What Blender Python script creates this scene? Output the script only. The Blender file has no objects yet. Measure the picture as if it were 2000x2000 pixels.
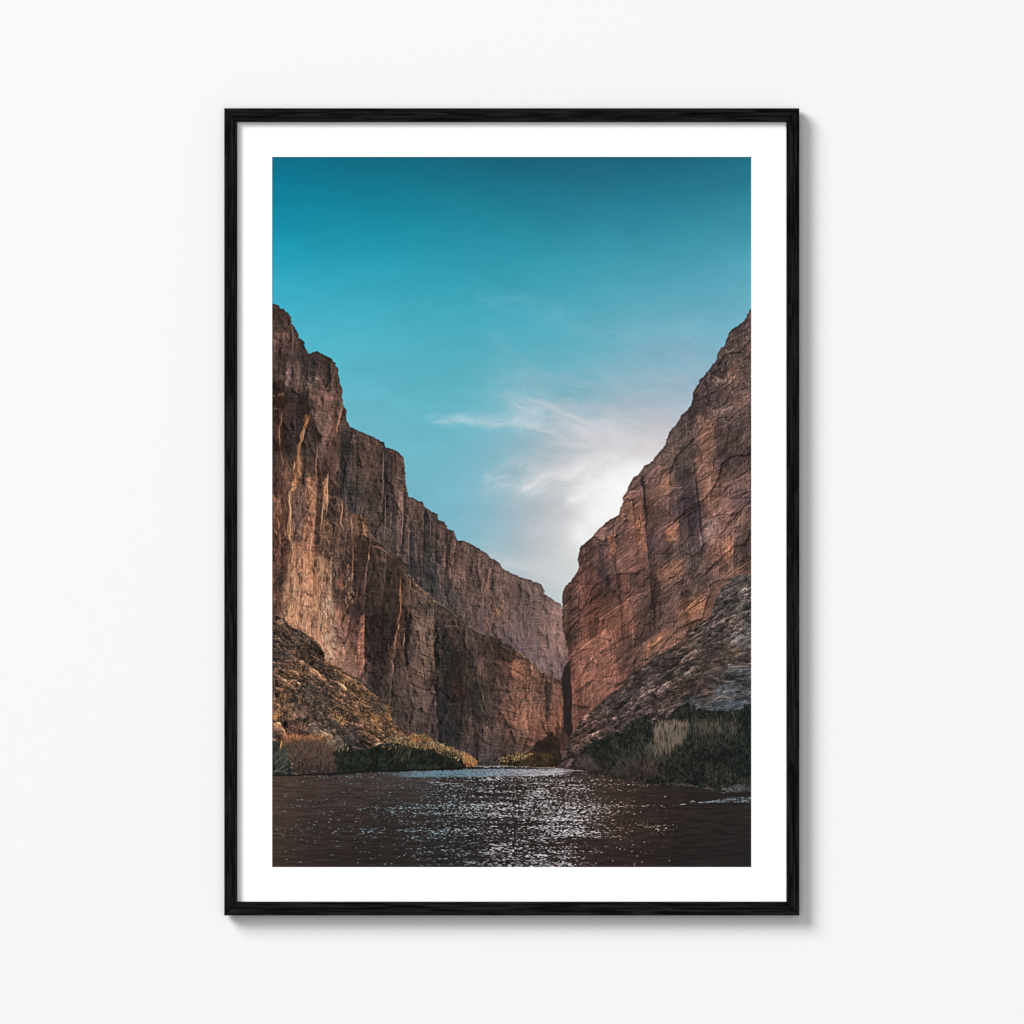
import bpy, bmesh, math, random
import numpy as np
from mathutils import Vector

# ---------------------------------------------------------------- camera, world, light, exposure
S = 1.25 / 2000.0                 # metres per picture unit: the photograph is 2000 units and 1.25 m of wall wide
def wx(u): return (u - 1000.0) * S
def wz(v): return (1000.0 - v) * S + 1.5      # centre of the view at eye height on the wall
scene = bpy.context.scene
C = scene.collection

cam_d = bpy.data.cameras.new('camera')
cam = bpy.data.objects.new('camera', cam_d); C.objects.link(cam)
DIST = 14.0
cam.location = (0, -DIST, 1.5); cam.rotation_euler = (math.radians(90), 0, 0)
cam_d.sensor_width = 36.0; cam_d.lens = 36.0 * DIST / 1.25
cam_d.clip_start = .1; cam_d.clip_end = 300
scene.camera = cam

world = bpy.data.worlds.new('World'); scene.world = world; world.use_nodes = True
bgn = world.node_tree.nodes['Background']
bgn.inputs['Color'].default_value = (1, 1, 1, 1)
bgn.inputs['Strength'].default_value = .20   # even bounce of a white studio

def softbox(name, direction, dist, size, energy, col):
    """a round area lamp far off, aimed at the picture"""
    l = bpy.data.lights.new(name, 'AREA'); l.shape = 'DISK'; l.size = size; l.energy = energy; l.color = col
    o = bpy.data.objects.new(name, l); C.objects.link(o)
    d = Vector(direction).normalized()
    o.location = Vector((0, 0, 1.5)) + d * dist
    o.rotation_euler = (-d).to_track_quat('-Z', 'Y').to_euler()
    return o
softbox('softbox', (-1.05, -1.0, .93), 80.0, 42.0, 81500, (1, .998, .995))
softbox('added_front_fill', (.02, -1.0, .05), 80.0, 72.0, 25400, (1, 1, 1))  # added fill from behind the camera, lifts the shadow without dimming round the frame

scene.view_settings.view_transform = 'Standard'; scene.view_settings.look = 'None'
scene.view_settings.exposure = 0; scene.view_settings.gamma = 1; scene.view_settings.use_curve_mapping = False

# ---------------------------------------------------------------- materials
def material(name, rough=.6, spec=.3):
    m = bpy.data.materials.new(name); m.use_nodes = True
    nt = m.node_tree; b = nt.nodes['Principled BSDF']
    b.inputs['Roughness'].default_value = rough; b.inputs['Specular IOR Level'].default_value = spec
    return m, nt, b
def node(nt, kind, **kw):
    n = nt.nodes.new(kind)
    for k, v in kw.items(): setattr(n, k, v)
    return n

# matt white wall paint: faint roller stipple
m_wall, nt, b = material('wall_paint', .85, .1)
tc = node(nt, 'ShaderNodeTexCoord'); nz = node(nt, 'ShaderNodeTexNoise'); nz.inputs['Scale'].default_value = 260; nz.inputs['Detail'].default_value = 4
rp = node(nt, 'ShaderNodeValToRGB'); rp.color_ramp.elements[0].color = (.753, .753, .753, 1); rp.color_ramp.elements[1].color = (.763, .763, .763, 1)
bp = node(nt, 'ShaderNodeBump'); bp.inputs['Strength'].default_value = .012; bp.inputs['Distance'].default_value = .0004
nt.links.new(tc.outputs['Object'], nz.inputs['Vector']); nt.links.new(nz.outputs['Fac'], rp.inputs['Fac']); nt.links.new(rp.outputs['Color'], b.inputs['Base Color'])
nt.links.new(nz.outputs['Fac'], bp.inputs['Height']); nt.links.new(bp.outputs['Normal'], b.inputs['Normal'])

# black stained wood: grain runs along each rail (object X is the rail's length)
m_wood, nt, b = material('black_stained_wood', .6, .03)
tc = node(nt, 'ShaderNodeTexCoord'); mp = node(nt, 'ShaderNodeMapping'); mp.inputs['Scale'].default_value = (15, 430, 430)
oi = node(nt, 'ShaderNodeObjectInfo'); ad = node(nt, 'ShaderNodeVectorMath', operation='ADD')
nz = node(nt, 'ShaderNodeTexNoise'); nz.inputs['Scale'].default_value = 1; nz.inputs['Detail'].default_value = 5; nz.inputs['Roughness'].default_value = .6; nz.inputs['Distortion'].default_value = .7
rp = node(nt, 'ShaderNodeValToRGB')
rp.color_ramp.elements[0].position = .42; rp.color_ramp.elements[0].color = (.0006, .0005, .0007, 1)
rp.color_ramp.elements[1].position = .62; rp.color_ramp.elements[1].color = (.0125, .0115, .0130, 1)
bp = node(nt, 'ShaderNodeBump'); bp.inputs['Strength'].default_value = .35; bp.inputs['Distance'].default_value = .0007
sc10 = node(nt, 'ShaderNodeVectorMath', operation='SCALE'); sc10.inputs['Scale'].default_value = 37.0
cmb = node(nt, 'ShaderNodeCombineXYZ')
for k in range(3): nt.links.new(oi.outputs['Random'], cmb.inputs[k])
nt.links.new(cmb.outputs[0], sc10.inputs[0])
nt.links.new(tc.outputs['Object'], mp.inputs['Vector']); nt.links.new(mp.outputs['Vector'], ad.inputs[0]); nt.links.new(sc10.outputs[0], ad.inputs[1])
nt.links.new(ad.outputs[0], nz.inputs['Vector']); nt.links.new(nz.outputs['Fac'], rp.inputs['Fac']); nt.links.new(rp.outputs['Color'], b.inputs['Base Color'])
nt.links.new(nz.outputs['Fac'], bp.inputs['Height']); nt.links.new(bp.outputs['Normal'], b.inputs['Normal'])

# white museum board
m_mat, nt, b = material('white_mat_board', .9, .05)
tc = node(nt, 'ShaderNodeTexCoord'); nz = node(nt, 'ShaderNodeTexNoise'); nz.inputs['Scale'].default_value = 900; nz.inputs['Detail'].default_value = 3
rp = node(nt, 'ShaderNodeValToRGB'); rp.color_ramp.elements[0].color = (.90, .90, .90, 1); rp.color_ramp.elements[1].color = (.925, .925, .92, 1)
nt.links.new(tc.outputs['Object'], nz.inputs['Vector']); nt.links.new(nz.outputs['Fac'], rp.inputs['Fac']); nt.links.new(rp.outputs['Color'], b.inputs['Base Color'])

# brown fibreboard of the back
m_back, nt, b = material('fibreboard', .9, .05)
nz = node(nt, 'ShaderNodeTexNoise'); nz.inputs['Scale'].default_value = 400
rp = node(nt, 'ShaderNodeValToRGB'); rp.color_ramp.elements[0].color = (.16, .10, .06, 1); rp.color_ramp.elements[1].color = (.24, .16, .10, 1)
nt.links.new(nz.outputs['Fac'], rp.inputs['Fac']); nt.links.new(rp.outputs['Color'], b.inputs['Base Color'])

# ---------------------------------------------------------------- the wall
def mesh_object(name, bm, mat, parent=None, loc=(0, 0, 0), bevel=0):
    if bevel:
        bmesh.ops.bevel(bm, geom=list(bm.edges), offset=bevel, segments=2, affect='EDGES', profile=.5)
    bmesh.ops.recalc_face_normals(bm, faces=bm.faces)
    me = bpy.data.meshes.new(name); bm.to_mesh(me); bm.free()
    me.materials.append(mat)
    o = bpy.data.objects.new(name, me); C.objects.link(o); o.location = loc
    if parent: o.parent = parent
    return o
def add_box(bm, x0, x1, y0, y1, z0, z1):
    v = [bm.verts.new(p) for p in ((x0,y0,z0),(x1,y0,z0),(x1,y1,z0),(x0,y1,z0),(x0,y0,z1),(x1,y0,z1),(x1,y1,z1),(x0,y1,z1))]
    for f in ((0,1,2,3),(4,7,6,5),(0,4,5,1),(1,5,6,2),(2,6,7,3),(3,7,4,0)): bm.faces.new([v[i] for i in f])
bm = bmesh.new(); add_box(bm, -6, 6, 0, .2, -2.5, 5.5)
wall = mesh_object('wall', bm, m_wall)
wall['kind'] = 'structure'

# ---------------------------------------------------------------- the framed print
GAP, FRONT = .0058, .0205         # back and front of the rails, out from the wall
OUT = (438.8, 212.5, 1560.4, 1786.9); INN = (463.6, 239.0, 1535.6, 1760.6); WIN = (532, 307, 1467, 1693)
frame = bpy.data.objects.new('framed_print', None); C.objects.link(frame)
frame.location = (wx((OUT[0] + OUT[2]) / 2), 0, wz(OUT[3])); frame.empty_display_size = .1
frame['label'] = 'canyon river photograph in a white mat and thin black wood frame on white wall'
frame['category'] = 'framed picture'
FO = Vector(frame.location)

def rail(p_out0, p_out1, p_in0, p_in1):
    """one mitred rail; object X runs along the rail so that the grain follows it"""
    a, bq, c, d = [Vector((wx(u), 0, wz(v))) for u, v in (p_out0, p_out1, p_in1, p_in0)]
    seam = (bq - a).normalized() * .0006             # the mitre opens into a hairline groove at the face
    mid = (a + bq) / 2
    ex = (bq - a).normalized(); ez = Vector((0, -1, 0)).cross(ex); ey = Vector((0, 1, 0))
    bm = bmesh.new(); lip = .004
    def loc(p, y): q = p - mid; return (q.dot(ex), -y, q.dot(ex.cross(ey)))
    ring = []
    for y, s in ((GAP, 0), (FRONT - .0012, 0), (FRONT, 1)): ring.append([bm.verts.new(loc(p, y)) for p in (a + s * seam, bq - s * seam, c - s * seam, d + s * seam)])
    for lo, hi in zip(ring[:-1], ring[1:]):
        for k in range(4):
            bm.faces.new((lo[k], lo[(k + 1) % 4], hi[(k + 1) % 4], hi[k]))
    bm.faces.new(ring[0][::-1]); bm.faces.new(ring[-1])
    o = mesh_object('frame_rail', bm, m_wood, frame, bevel=.00025)
    M = bpy_matrix(ex, ey, ex.cross(ey))
    o.rotation_euler = M.to_euler(); o.location = mid - FO
    return o
from mathutils import Matrix
def bpy_matrix(ex, ey, ez): return Matrix((ex, ey, ez)).transposed()
oL, oT, oR, oB = OUT; iL, iT, iR, iB = INN
rail((oL, oT), (oR, oT), (iL, iT), (iR, iT))
rail((oR, oB), (oL, oB), (iR, iB), (iL, iB))
rail((oL, oB), (oL, oT), (iL, iB), (iL, iT))
rail((oR, oT), (oR, oB), (iR, iT), (iR, iB))

MATY = FRONT - .0070              # face of the mat, recessed behind the rails
def ring_board(bm, o, i, y0, y1):
    P = lambda u, v, y: (wx(u) - FO.x, -y, wz(v) - FO.z)
    co = lambda r: ((r[0], r[1]), (r[2], r[1]), (r[2], r[3]), (r[0], r[3]))
    vs = [[bm.verts.new(P(u, v, y)) for u, v in co(r)] for r, y in ((o, y1), (i, y1), (i, y0), (o, y0))]
    for a in range(4):
        for k in range(4): bm.faces.new((vs[a][k], vs[a][(k + 1) % 4], vs[(a + 1) % 4][(k + 1) % 4], vs[(a + 1) % 4][k]))
bm = bmesh.new(); ring_board(bm, (INN[0] + .4, INN[1] + .4, INN[2] - .4, INN[3] - .4), WIN, MATY - .0008, MATY)
mat_o = mesh_object('mat_board', bm, m_mat, frame)
bm = bmesh.new(); add_box(bm, wx(480) - FO.x, wx(1520) - FO.x, -GAP - .0008, -.0002, wz(1745) - FO.z, wz(255) - FO.z)
mesh_object('backing_board', bm, m_back, frame)

# ---------------------------------------------------------------- the printed picture
# A procedural painter: noise, polygons and brush strokes laid down in numpy give the
# ink of the flat paper print (a river running out of a canyon under a teal sky).
PW, PH, PX, PY = 935, 1386, 532, 307          # size of the print and its place, in picture units
rng = np.random.default_rng(7)
GX, GY = np.meshgrid(np.arange(PW) + PX + .5, np.arange(PH) + PY + .5)
GX = GX.astype(np.float32); GY = GY.astype(np.float32)

def hexs(r, g, b): return np.array((r, g, b), np.float32) / 255.0

_TAB = {}
def noise(x, y, seed=0):
    if seed not in _TAB:
        _TAB[seed] = np.random.default_rng(1000 + seed).random((256, 256), dtype=np.float32)
    T = _TAB[seed]
    xf = np.floor(x); yf = np.floor(y)
    fx = x - xf; fy = y - yf
    xi = xf.astype(np.int32); yi = yf.astype(np.int32)
    fx = fx * fx * (3 - 2 * fx); fy = fy * fy * (3 - 2 * fy)
    x0 = xi & 255; x1 = (xi + 1) & 255; y0 = yi & 255; y1 = (yi + 1) & 255
    a = T[y0, x0]; b = T[y0, x1]; c = T[y1, x0]; d = T[y1, x1]
    return (a + (b - a) * fx) * (1 - fy) + (c + (d - c) * fx) * fy

def fbm(x, y, octs=4, seed=0, gain=.5):
    s = 0; a = 1.0; t = 0
    for k in range(octs):
        s = s + a * noise(x * 2.03 ** k + 17.3 * k, y * 2.03 ** k + 9.1 * k, seed + k)
        t += a; a *= gain
    return s / t                              # 0..1, mean .5

def rubble(ang, sizes, seed, contrast=1.0):
    """log-brightness of a slope of broken blocks: angular pieces, each face tilted its own way, dark gaps"""
    ca, sa = math.cos(ang), math.sin(ang)
    L = 0
    for k, (cu, cv, w) in enumerate(sizes):
        wx = GX + 6 * (fbm(GX / 8, GY / 8, 3, seed + k * 9) - .5); wy = GY + 5 * (fbm(GX / 8 + 5, GY / 8, 3, seed + 3 + k * 9) - .5)
        f1, f2, ox, oy, cid = cells((wx * ca + wy * sa) / cu, (-wx * sa + wy * ca) / cv, seed + k, True)
        tilt = (cid * 7.31) % 1.0; tu = (cid * 13.7) % 1.0
        present = ss(.30, .45, (cid * 3.77) % 1.0)
        L = L + w * present * (.42 * (cid - .5) - (.15 + .4 * tilt) * oy + .7 * (tu - .5) * ox - .42 * ss(.12, 0, f2 - f1) + .16 * ss(.25, .05, f2 - f1) * (oy < 0))
    L = L * contrast + .24 * (fbm(GX / 1.7, GY / 1.7, 2, seed + 40) - .5) * 2 + .40 * (fbm(GX / 15, GY / 9, 4, seed + 44, .65) - .5) * 2
    return L - .32 * ss(.52, .66, fbm(GX / 11, GY / 7, 4, seed + 49, .62))

def ss(a, b, x):
    t = np.clip((x - a) / (b - a), 0, 1)
    return t * t * (3 - 2 * t)

def blur(a, n):
    n = int(n)
    if n < 1: return a
    for ax in (0, 1):
        pad = [(0, 0)] * a.ndim; pad[ax] = (n + 1, n)
        c = np.cumsum(np.pad(a, pad, mode='edge').astype(np.float64), axis=ax)
        k = 2 * n + 1
        hi = np.take(c, np.arange(k, c.shape[ax]), axis=ax)
        lo = np.take(c, np.arange(0, c.shape[ax] - k), axis=ax)
        a = ((hi - lo) / k).astype(np.float32)
    return a

def box(pts, pad=6):
    xs = [p[0] for p in pts]; ys = [p[1] for p in pts]
    x0 = max(0, int(min(xs) - PX - pad)); x1 = min(PW, int(max(xs) - PX + pad) + 1)
    y0 = max(0, int(min(ys) - PY - pad)); y1 = min(PH, int(max(ys) - PY + pad) + 1)
    return (slice(y0, max(y0, y1)), slice(x0, max(x0, x1)))

def mask(poly, rough=0, rs=6, soft=1, seed=50):
    """coverage 0..1 of a closed outline, its edge roughened by noise; returns slice, array"""
    sl = box(poly, 8 + soft * 3 + rough * 2)
    x = GX[sl]; y = GY[sl]
    if x.size == 0: return sl, np.zeros(x.shape, np.float32)
    if rough:
        x, y = (x + (fbm(x / rs, y / rs, 3, seed) - .5) * 3 * rough,
                y + (fbm(x / rs + 40, y / rs + 7, 3, seed + 5) - .5) * 3 * rough)
    ins = np.zeros(x.shape, bool)
    n = len(poly)
    for i in range(n):
        xa, ya = poly[i]; xb, yb = poly[(i + 1) % n]
        if ya == yb: continue
        c = ((ya > y) != (yb > y))
        ins ^= c & (x < (xb - xa) * (y - ya) / (yb - ya) + xa)
    m = ins.astype(np.float32)
    s = soft
    if s >= 1:
        m = blur(m, s); m = blur(m, max(1, s // 2)) if s > 1 else m
    return sl, m

def fieldmap(points, sigma, q=4):
    """smooth colour field through hand-placed swatches (x, y, r, g, b)"""
    x = GX[::q, ::q]; y = GY[::q, ::q]
    num = np.zeros(x.shape + (3,), np.float32); den = np.full(x.shape, 1e-9, np.float32)
    for p in points:
        w = np.exp(-((x - p[0]) ** 2 + (y - p[1]) ** 2) / (2 * sigma ** 2)) + 1e-7 / (1 + ((x - p[0]) ** 2 + (y - p[1]) ** 2) / 1e4) ** 2
        num += w[..., None] * hexs(*p[2:5]); den += w
    f = num / den[..., None]
    yy = np.clip((np.arange(PH) + .5) / q - .5, 0, f.shape[0] - 1.001); xx = np.clip((np.arange(PW) + .5) / q - .5, 0, f.shape[1] - 1.001)
    y0 = yy.astype(int); x0 = xx.astype(int); fy = (yy - y0)[:, None, None].astype(np.float32); fx = (xx - x0)[None, :, None].astype(np.float32)
    r0 = f[y0]; r1 = f[y0 + 1]; r = r0 * (1 - fy) + r1 * fy
    return r[:, x0] * (1 - fx) + r[:, x0 + 1] * fx

def plate(points):
    """thin-plate surface through the swatches: an even gradient with no bumps"""
    P = np.array(points, np.float64); xy = P[:, :2] / 500.0; n = len(P)
    d = np.hypot(xy[:, None, 0] - xy[None, :, 0], xy[:, None, 1] - xy[None, :, 1])
    K = np.where(d > 0, d * d * np.log(d + 1e-12), 0) + np.eye(n) * .02
    A = np.zeros((n + 3, n + 3)); A[:n, :n] = K; A[:n, n] = 1; A[:n, n + 1:] = xy; A[n, :n] = 1; A[n + 1:, :n] = xy.T
    b = np.zeros((n + 3, 3)); b[:n] = P[:, 2:5] / 255
    w = np.linalg.solve(A, b)
    q = 4
    x = (np.arange(0, PW + q, q) + PX) / 500.0; y = (np.arange(0, PH + q, q) + PY) / 500.0
    X, Y = np.meshgrid(x, y)
    f = w[n] + X[..., None] * w[n + 1] + Y[..., None] * w[n + 2]
    for i in range(n):
        r2 = (X - xy[i, 0]) ** 2 + (Y - xy[i, 1]) ** 2
        f = f + (.5 * r2 * np.log(r2 + 1e-12))[..., None] * w[i]
    f = np.clip(f, 0, 1).astype(np.float32)
    yy = np.arange(PH) / q; xx = np.arange(PW) / q
    y0 = yy.astype(int); x0 = xx.astype(int); fy = (yy - y0)[:, None, None].astype(np.float32); fx = (xx - x0)[None, :, None].astype(np.float32)
    r = f[y0] * (1 - fy) + f[y0 + 1] * fy
    return r[:, x0] * (1 - fx) + r[:, x0 + 1] * fx

def blend(dst, sl, m, col, alpha=1.0):
    a = (m * alpha)[..., None]
    dst[sl] = dst[sl] * (1 - a) + (col if isinstance(col, np.ndarray) else hexs(*col)) * a

def patch(dst, poly, col, alpha=.85, rough=2, rs=7, soft=2, seed=60):
    sl, m = mask(poly, rough * 1.7, rs * 1.3, 1, seed)
    n = fbm(GX[sl] / 7, GY[sl] / 16, 4, seed + 20, .6)
    blend(dst, sl, m * np.clip(.62 + 2.2 * (n - .42), .12, 1), hexs(*col), min(.95, alpha * 1.35))

def stroke(dst, pts, col, w=1.5, alpha=.9, jit=0, taper=True):
    """a brush line through pts; w its width, jit the wobble of its path"""
    if jit:
        q = []
        for (xa, ya), (xb, yb) in zip(pts[:-1], pts[1:]):
            n = max(2, int(math.hypot(xb - xa, yb - ya) / 5))
            for k in range(n):
                t = k / n
                q.append((xa + (xb - xa) * t + rng.normal(0, jit), ya + (yb - ya) * t + rng.normal(0, jit)))
        q.append(pts[-1]); pts = q
    sl = box(pts, w + 2)
    x = GX[sl]; y = GY[sl]
    if x.size == 0: return
    best = np.zeros(x.shape, np.float32)
    n = len(pts) - 1
    for i in range(n):
        xa, ya = pts[i]; xb, yb = pts[i + 1]
        dx, dy = xb - xa, yb - ya
        L = dx * dx + dy * dy + 1e-6
        t = np.clip(((x - xa) * dx + (y - ya) * dy) / L, 0, 1)
        d = np.hypot(x - xa - t * dx, y - ya - t * dy)
        ww = w
        if taper:
            s = (i + t) / n
            ww = w * (.35 + .65 * np.sin(np.pi * np.clip(s, .04, .96)))
        best = np.maximum(best, np.clip(ww / 2 + .5 - d, 0, 1) * np.minimum(1, ww))
    blend(dst, sl, best, hexs(*col), alpha)

def cells(x, y, seed=0, angular=False):
    """Worley cells: distance to the nearest and second nearest point, offset, id"""
    r = np.random.default_rng(3000 + seed)
    JX = r.random((128, 128)).astype(np.float32); JY = r.random((128, 128)).astype(np.float32); ID = r.random((128, 128)).astype(np.float32)
    xi = np.floor(x).astype(np.int32); yi = np.floor(y).astype(np.int32)
    f1 = np.full(x.shape, 9., np.float32); f2 = f1.copy(); cid = f1.copy(); ox = f1.copy(); oy = f1.copy()
    for j in (-1, 0, 1):
        for i in (-1, 0, 1):
            cx = (xi + i) & 127; cy = (yi + j) & 127
            dx = x - (xi + i + JX[cy, cx]); dy = y - (yi + j + JY[cy, cx])
            d = np.hypot(dx, dy) if not angular else .5 * np.maximum(np.abs(dx), np.abs(dy)) + .5 * (np.abs(dx) + np.abs(dy))
            near = d < f1
            f2 = np.where(near, f1, np.minimum(f2, d))
            cid = np.where(near, ID[cy, cx], cid); ox = np.where(near, dx, ox); oy = np.where(near, dy, oy)
            f1 = np.where(near, d, f1)
    return f1, f2, ox, oy, cid

def relief(theta, scales, seed, rough=.3):
    """height of fractured rock: blocks within blocks bounded by bedding (angle theta) and joints"""
    c, s = math.cos(theta), math.sin(theta)
    wx = GX + 9 * (fbm(GX / 22, GY / 30, 4, seed + 31, .62) - .5)
    wy = GY + 9 * (fbm(GX / 26 + 3, GY / 22, 4, seed + 35, .62) - .5)
    u = wx * c + wy * s; v = -wx * s + wy * c
    H = 0
    for k, (cu, cv, w) in enumerate(scales):
        f1, f2, ox, oy, cid = cells(u / cu, v / cv, seed + k)
        H = H + w * (cid + .35 * f1 - .25 * ss(.10, 0, f2 - f1))
    H = H + rough * (fbm(u / 9, v / 5, 4, seed + 40, .62) - .5) * 2
    H = H + rough * .5 * (fbm(u / 40, v / 2.6, 3, seed + 45, .6) - .5) * 2
    return H

def shadeH(H, lx, ly, k=.5, occ=.25):
    """brightness of the relief under light from (lx, ly), with shade cast below overhangs"""
    Hs = (H + np.roll(H, 1, 0) + np.roll(H, 1, 1) + np.roll(np.roll(H, 1, 0), 1, 1)) / 4
    gx = np.roll(Hs, -1, 1) - np.roll(Hs, 1, 1); gy = np.roll(Hs, -1, 0) - np.roll(Hs, 1, 0)
    L = -k * (gx * lx + gy * ly)
    L = np.clip(L, -.8, .55)
    for d in (2, 4, 7):
        sh = np.roll(np.roll(Hs, int(round(ly * -d)), 0), int(round(lx * -d)), 1)
        L = L - occ * np.clip(sh - Hs - .12 * d / 4, 0, .8)
    return L

def rocktex(theta, strata=.16, flute=.16, grain=.15, blotch=.16, crack=.3, seed=0, sv=2.6, su=55, fw=3.2, fl=30, scales=((26,70,.8),(11,26,.5),(5,9,.3)), light=(.8,-.5), k=.5, occ=.3):
    """log-brightness of weathered rock: fractured relief, bedding, upright stains, cracks, grit"""
    c, s = math.cos(theta), math.sin(theta)
    wx = GX + 10 * (fbm(GX / 40, GY / 40, 2, seed + 61) - .5)
    wy = GY + 12 * (fbm(GX / 35 + 3, GY / 35, 2, seed + 63) - .5)
    u = wx * c + wy * s; v = -wx * s + wy * c
    amp = ss(.3, .7, fbm(GX / 30 + 5, GY / 30, 2, seed + 71))
    H = relief(theta, scales, seed)
    L = shadeH(H, light[0], light[1], k, occ)
    L = L + .22 * (H - H.mean())
    L = L + strata * (.3 + 1.1 * amp) * (fbm(u / su, v / sv, 3, seed + 1, .6) - .5) * 2
    L = L + flute * (1.4 - amp) * (fbm(wx / fw, wy / fl, 3, seed + 5, .6) - .5) * 2
    L = L + grain * (fbm(GX / 1.7, GY / 1.9, 2, seed + 9, .6) - .5) * 2
    L = L + blotch * (fbm(GX / 11, GY / 15, 4, seed + 13, .65) - .5) * 2
    for au, av, uu, vv, sd, st, dy, dx in ((26, 7, u, v, 21, 1.0, 1, 0), (19, 5.4, u, v, 51, .8, 1, 0), (6.5, 38, wx, wy, 55, .8, 0, -1), (12, 70, wx, wy, 81, 1.0, 0, -1)):
        r = np.abs(fbm(uu / au, vv / av, 3, seed + sd, .55) - .5)
        ln = ss(.026, .004, r) * ss(.46, .62, fbm(GX / 17 + sd, GY / 21, 3, seed + sd + 3))
        L = L - crack * 1.15 * st * ln + crack * .5 * st * np.roll(np.roll(ln, dy * 2, 0), dx * 2, 1)
    return L

def punch(base, k=1.35, r=28):
    """push each swatch away from its surroundings"""
    l = base.mean(2, keepdims=True)
    m = blur(blur(l, r), r)
    return np.clip(base * np.clip(m + k * (l - m), .04, 1) / np.maximum(l, .02), .02, 1)

def pillars(joints, dark=.42, light=.2):
    """upright columns between joints (x, y paths, each with a strength): shaded on the left flank, lit on the right arris"""
    ys = (np.arange(PH) + PY + .5)
    wx = GX + 6 * (fbm(GX / 11, GY / 17, 3, 281) - .5) + 2.5 * (fbm(GX / 3, GY / 4, 2, 285) - .5)
    mod = np.clip(.25 + 2.2 * (fbm(GX / 40, GY / 38, 3, 291) - .38), .1, 1.1)
    L = np.zeros(GX.shape, np.float32)
    for s, j in joints:
        X = np.interp(ys, [p[1] for p in j], [p[0] for p in j]).astype(np.float32)[:, None]
        inside = ss(j[0][1] - 8, j[0][1] + 12, GY) * ss(j[-1][1] + 10, j[-1][1] - 25, GY)
        d = wx - X
        v = np.where(d >= 0, -dark * (np.exp(-np.maximum(d, 0) / 2.2) + .45 * np.exp(-np.maximum(d, 0) / 9)), light * np.exp(np.minimum(d, 0) / 3.2) * (d < -.4))
        L = L + v * s * mod * inside
    return L

def veins(dst, poly, col, sx, sy, ang=0, lo=.86, hi=.97, seed=0, alpha=.8, soft=6):
    """flowing interlaced threads of colour (ridged noise) inside an outline"""
    sl, m = mask(poly, 2, 8, soft, seed + 3)
    x = GX[sl]; y = GY[sl]
    x = x + 5 * (fbm(x / 16, y / 40, 2, seed + 7) - .5)
    c, s = math.cos(ang), math.sin(ang)
    u = (x * c + y * s) / sx; v = (-x * s + y * c) / sy
    r1 = 1 - np.abs(2 * noise(u, v, seed) - 1); r2 = 1 - np.abs(2 * noise(u * 1.9 + 5, v * 1.6 + 2, seed + 1) - 1)
    br = .35 + .9 * fbm(x / 5, y / 9, 3, seed + 11)
    n = np.maximum(ss(lo, hi, r1), .8 * ss(lo, hi, r2)) * np.clip(br, 0, 1.1)
    blend(dst, sl, m * np.clip(n, 0, 1), hexs(*col), alpha * .62)

def ledge(dst, pts, col, w, alpha, jit=.7):
    """a broken lip of rock: short strokes along a line, some missing"""
    for (xa, ya), (xb, yb) in zip(pts[:-1], pts[1:]):
        n = max(1, int(math.hypot(xb - xa, yb - ya) / 5))
        for k in range(n):
            if rng.random() < .18: continue
            t0 = k / n; t1 = (k + 1.3) / n
            j = rng.normal(0, jit)
            stroke(dst, [(xa + (xb - xa) * t0, ya + (yb - ya) * t0 + j), (xa + (xb - xa) * t1, ya + (yb - ya) * t1 + j + rng.normal(0, .4))], col, w * rng.uniform(.5, 1.2), alpha * rng.uniform(.4, 1))

def fleck(dst, poly, col, sx, sy, ang=0, thr=.58, seed=0, alpha=.8, soft=6, width=.13):
    """ragged natural flecks of colour inside an outline, drawn out along ang"""
    sl, m = mask(poly, 2, 8, soft, seed + 3)
    x = GX[sl]; y = GY[sl]
    x = x + 5 * (fbm(x / 14, y / 14, 2, seed + 7) - .5)
    c, s = math.cos(ang), math.sin(ang)
    n = fbm((x * c + y * s) / sx, (-x * s + y * c) / sy, 3, seed, .6)
    blend(dst, sl, m * ss(thr - .03, thr + width, n), hexs(*col), alpha * .8)

def tint(base, L, warm=.16):
    e = np.exp(np.clip(L, -1.6, 1.1))
    return base * np.stack([e ** (1 + warm), e, e ** (1 - warm * .7)], -1)


# ---- sky
SKY = [(532,307,9,108,134),(700,307,13,104,128),(900,307,20,100,122),(1150,307,26,96,119),(1330,307,28,102,125),(1467,307,30,108,129),(532,380,8,127,153),(750,380,17,123,146),(1000,380,27,118,140),(1250,380,34,120,142),(1467,380,44,128,148),(532,460,21,147,175),(750,460,26,143,165),(1000,460,39,141,162),(1250,460,52,142,162),(1467,460,66,148,168),(532,540,46,165,189),(750,540,50,161,184),(1000,540,57,157,178),(1250,540,76,162,182),(1467,540,92,166,187),(600,620,71,175,198),(800,620,71,170,190),(1000,620,77,168,188),(1200,620,96,170,189),(1400,620,107,172,193),(680,720,89,180,198),(850,720,86,176,192),(1000,720,96,176,193),(1150,720,107,176,193),(1300,720,138,177,196),(1380,720,132,177,195),(700,800,104,180,199),(850,800,100,180,197),(1000,790,123,182,197),(1150,780,134,181,196),(1280,790,162,183,194),(1350,770,151,181,198),(780,860,110,182,199),(900,880,115,182,199),(1000,870,140,181,196),(1100,880,172,187,194),(1200,850,190,189,196),(1300,840,198,193,200),(800,940,115,182,199),(900,950,123,182,199),(1000,960,154,187,196),(1090,960,190,193,196),(1170,930,216,215,212),(1250,900,226,223,218),(850,1010,121,182,199),(950,1020,142,183,200),(1050,1030,178,185,192),(1120,1020,206,205,204),(1180,990,242,244,239),(1220,950,245,246,241),(890,1050,129,185,201),(980,1070,160,187,196),(1060,1070,188,191,196),(1130,1060,216,219,218),(960,1110,170,193,200),(1040,1110,188,193,196),(1100,1110,204,207,206),(1080,1160,192,201,204),(1090,1190,192,203,206)]

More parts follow.
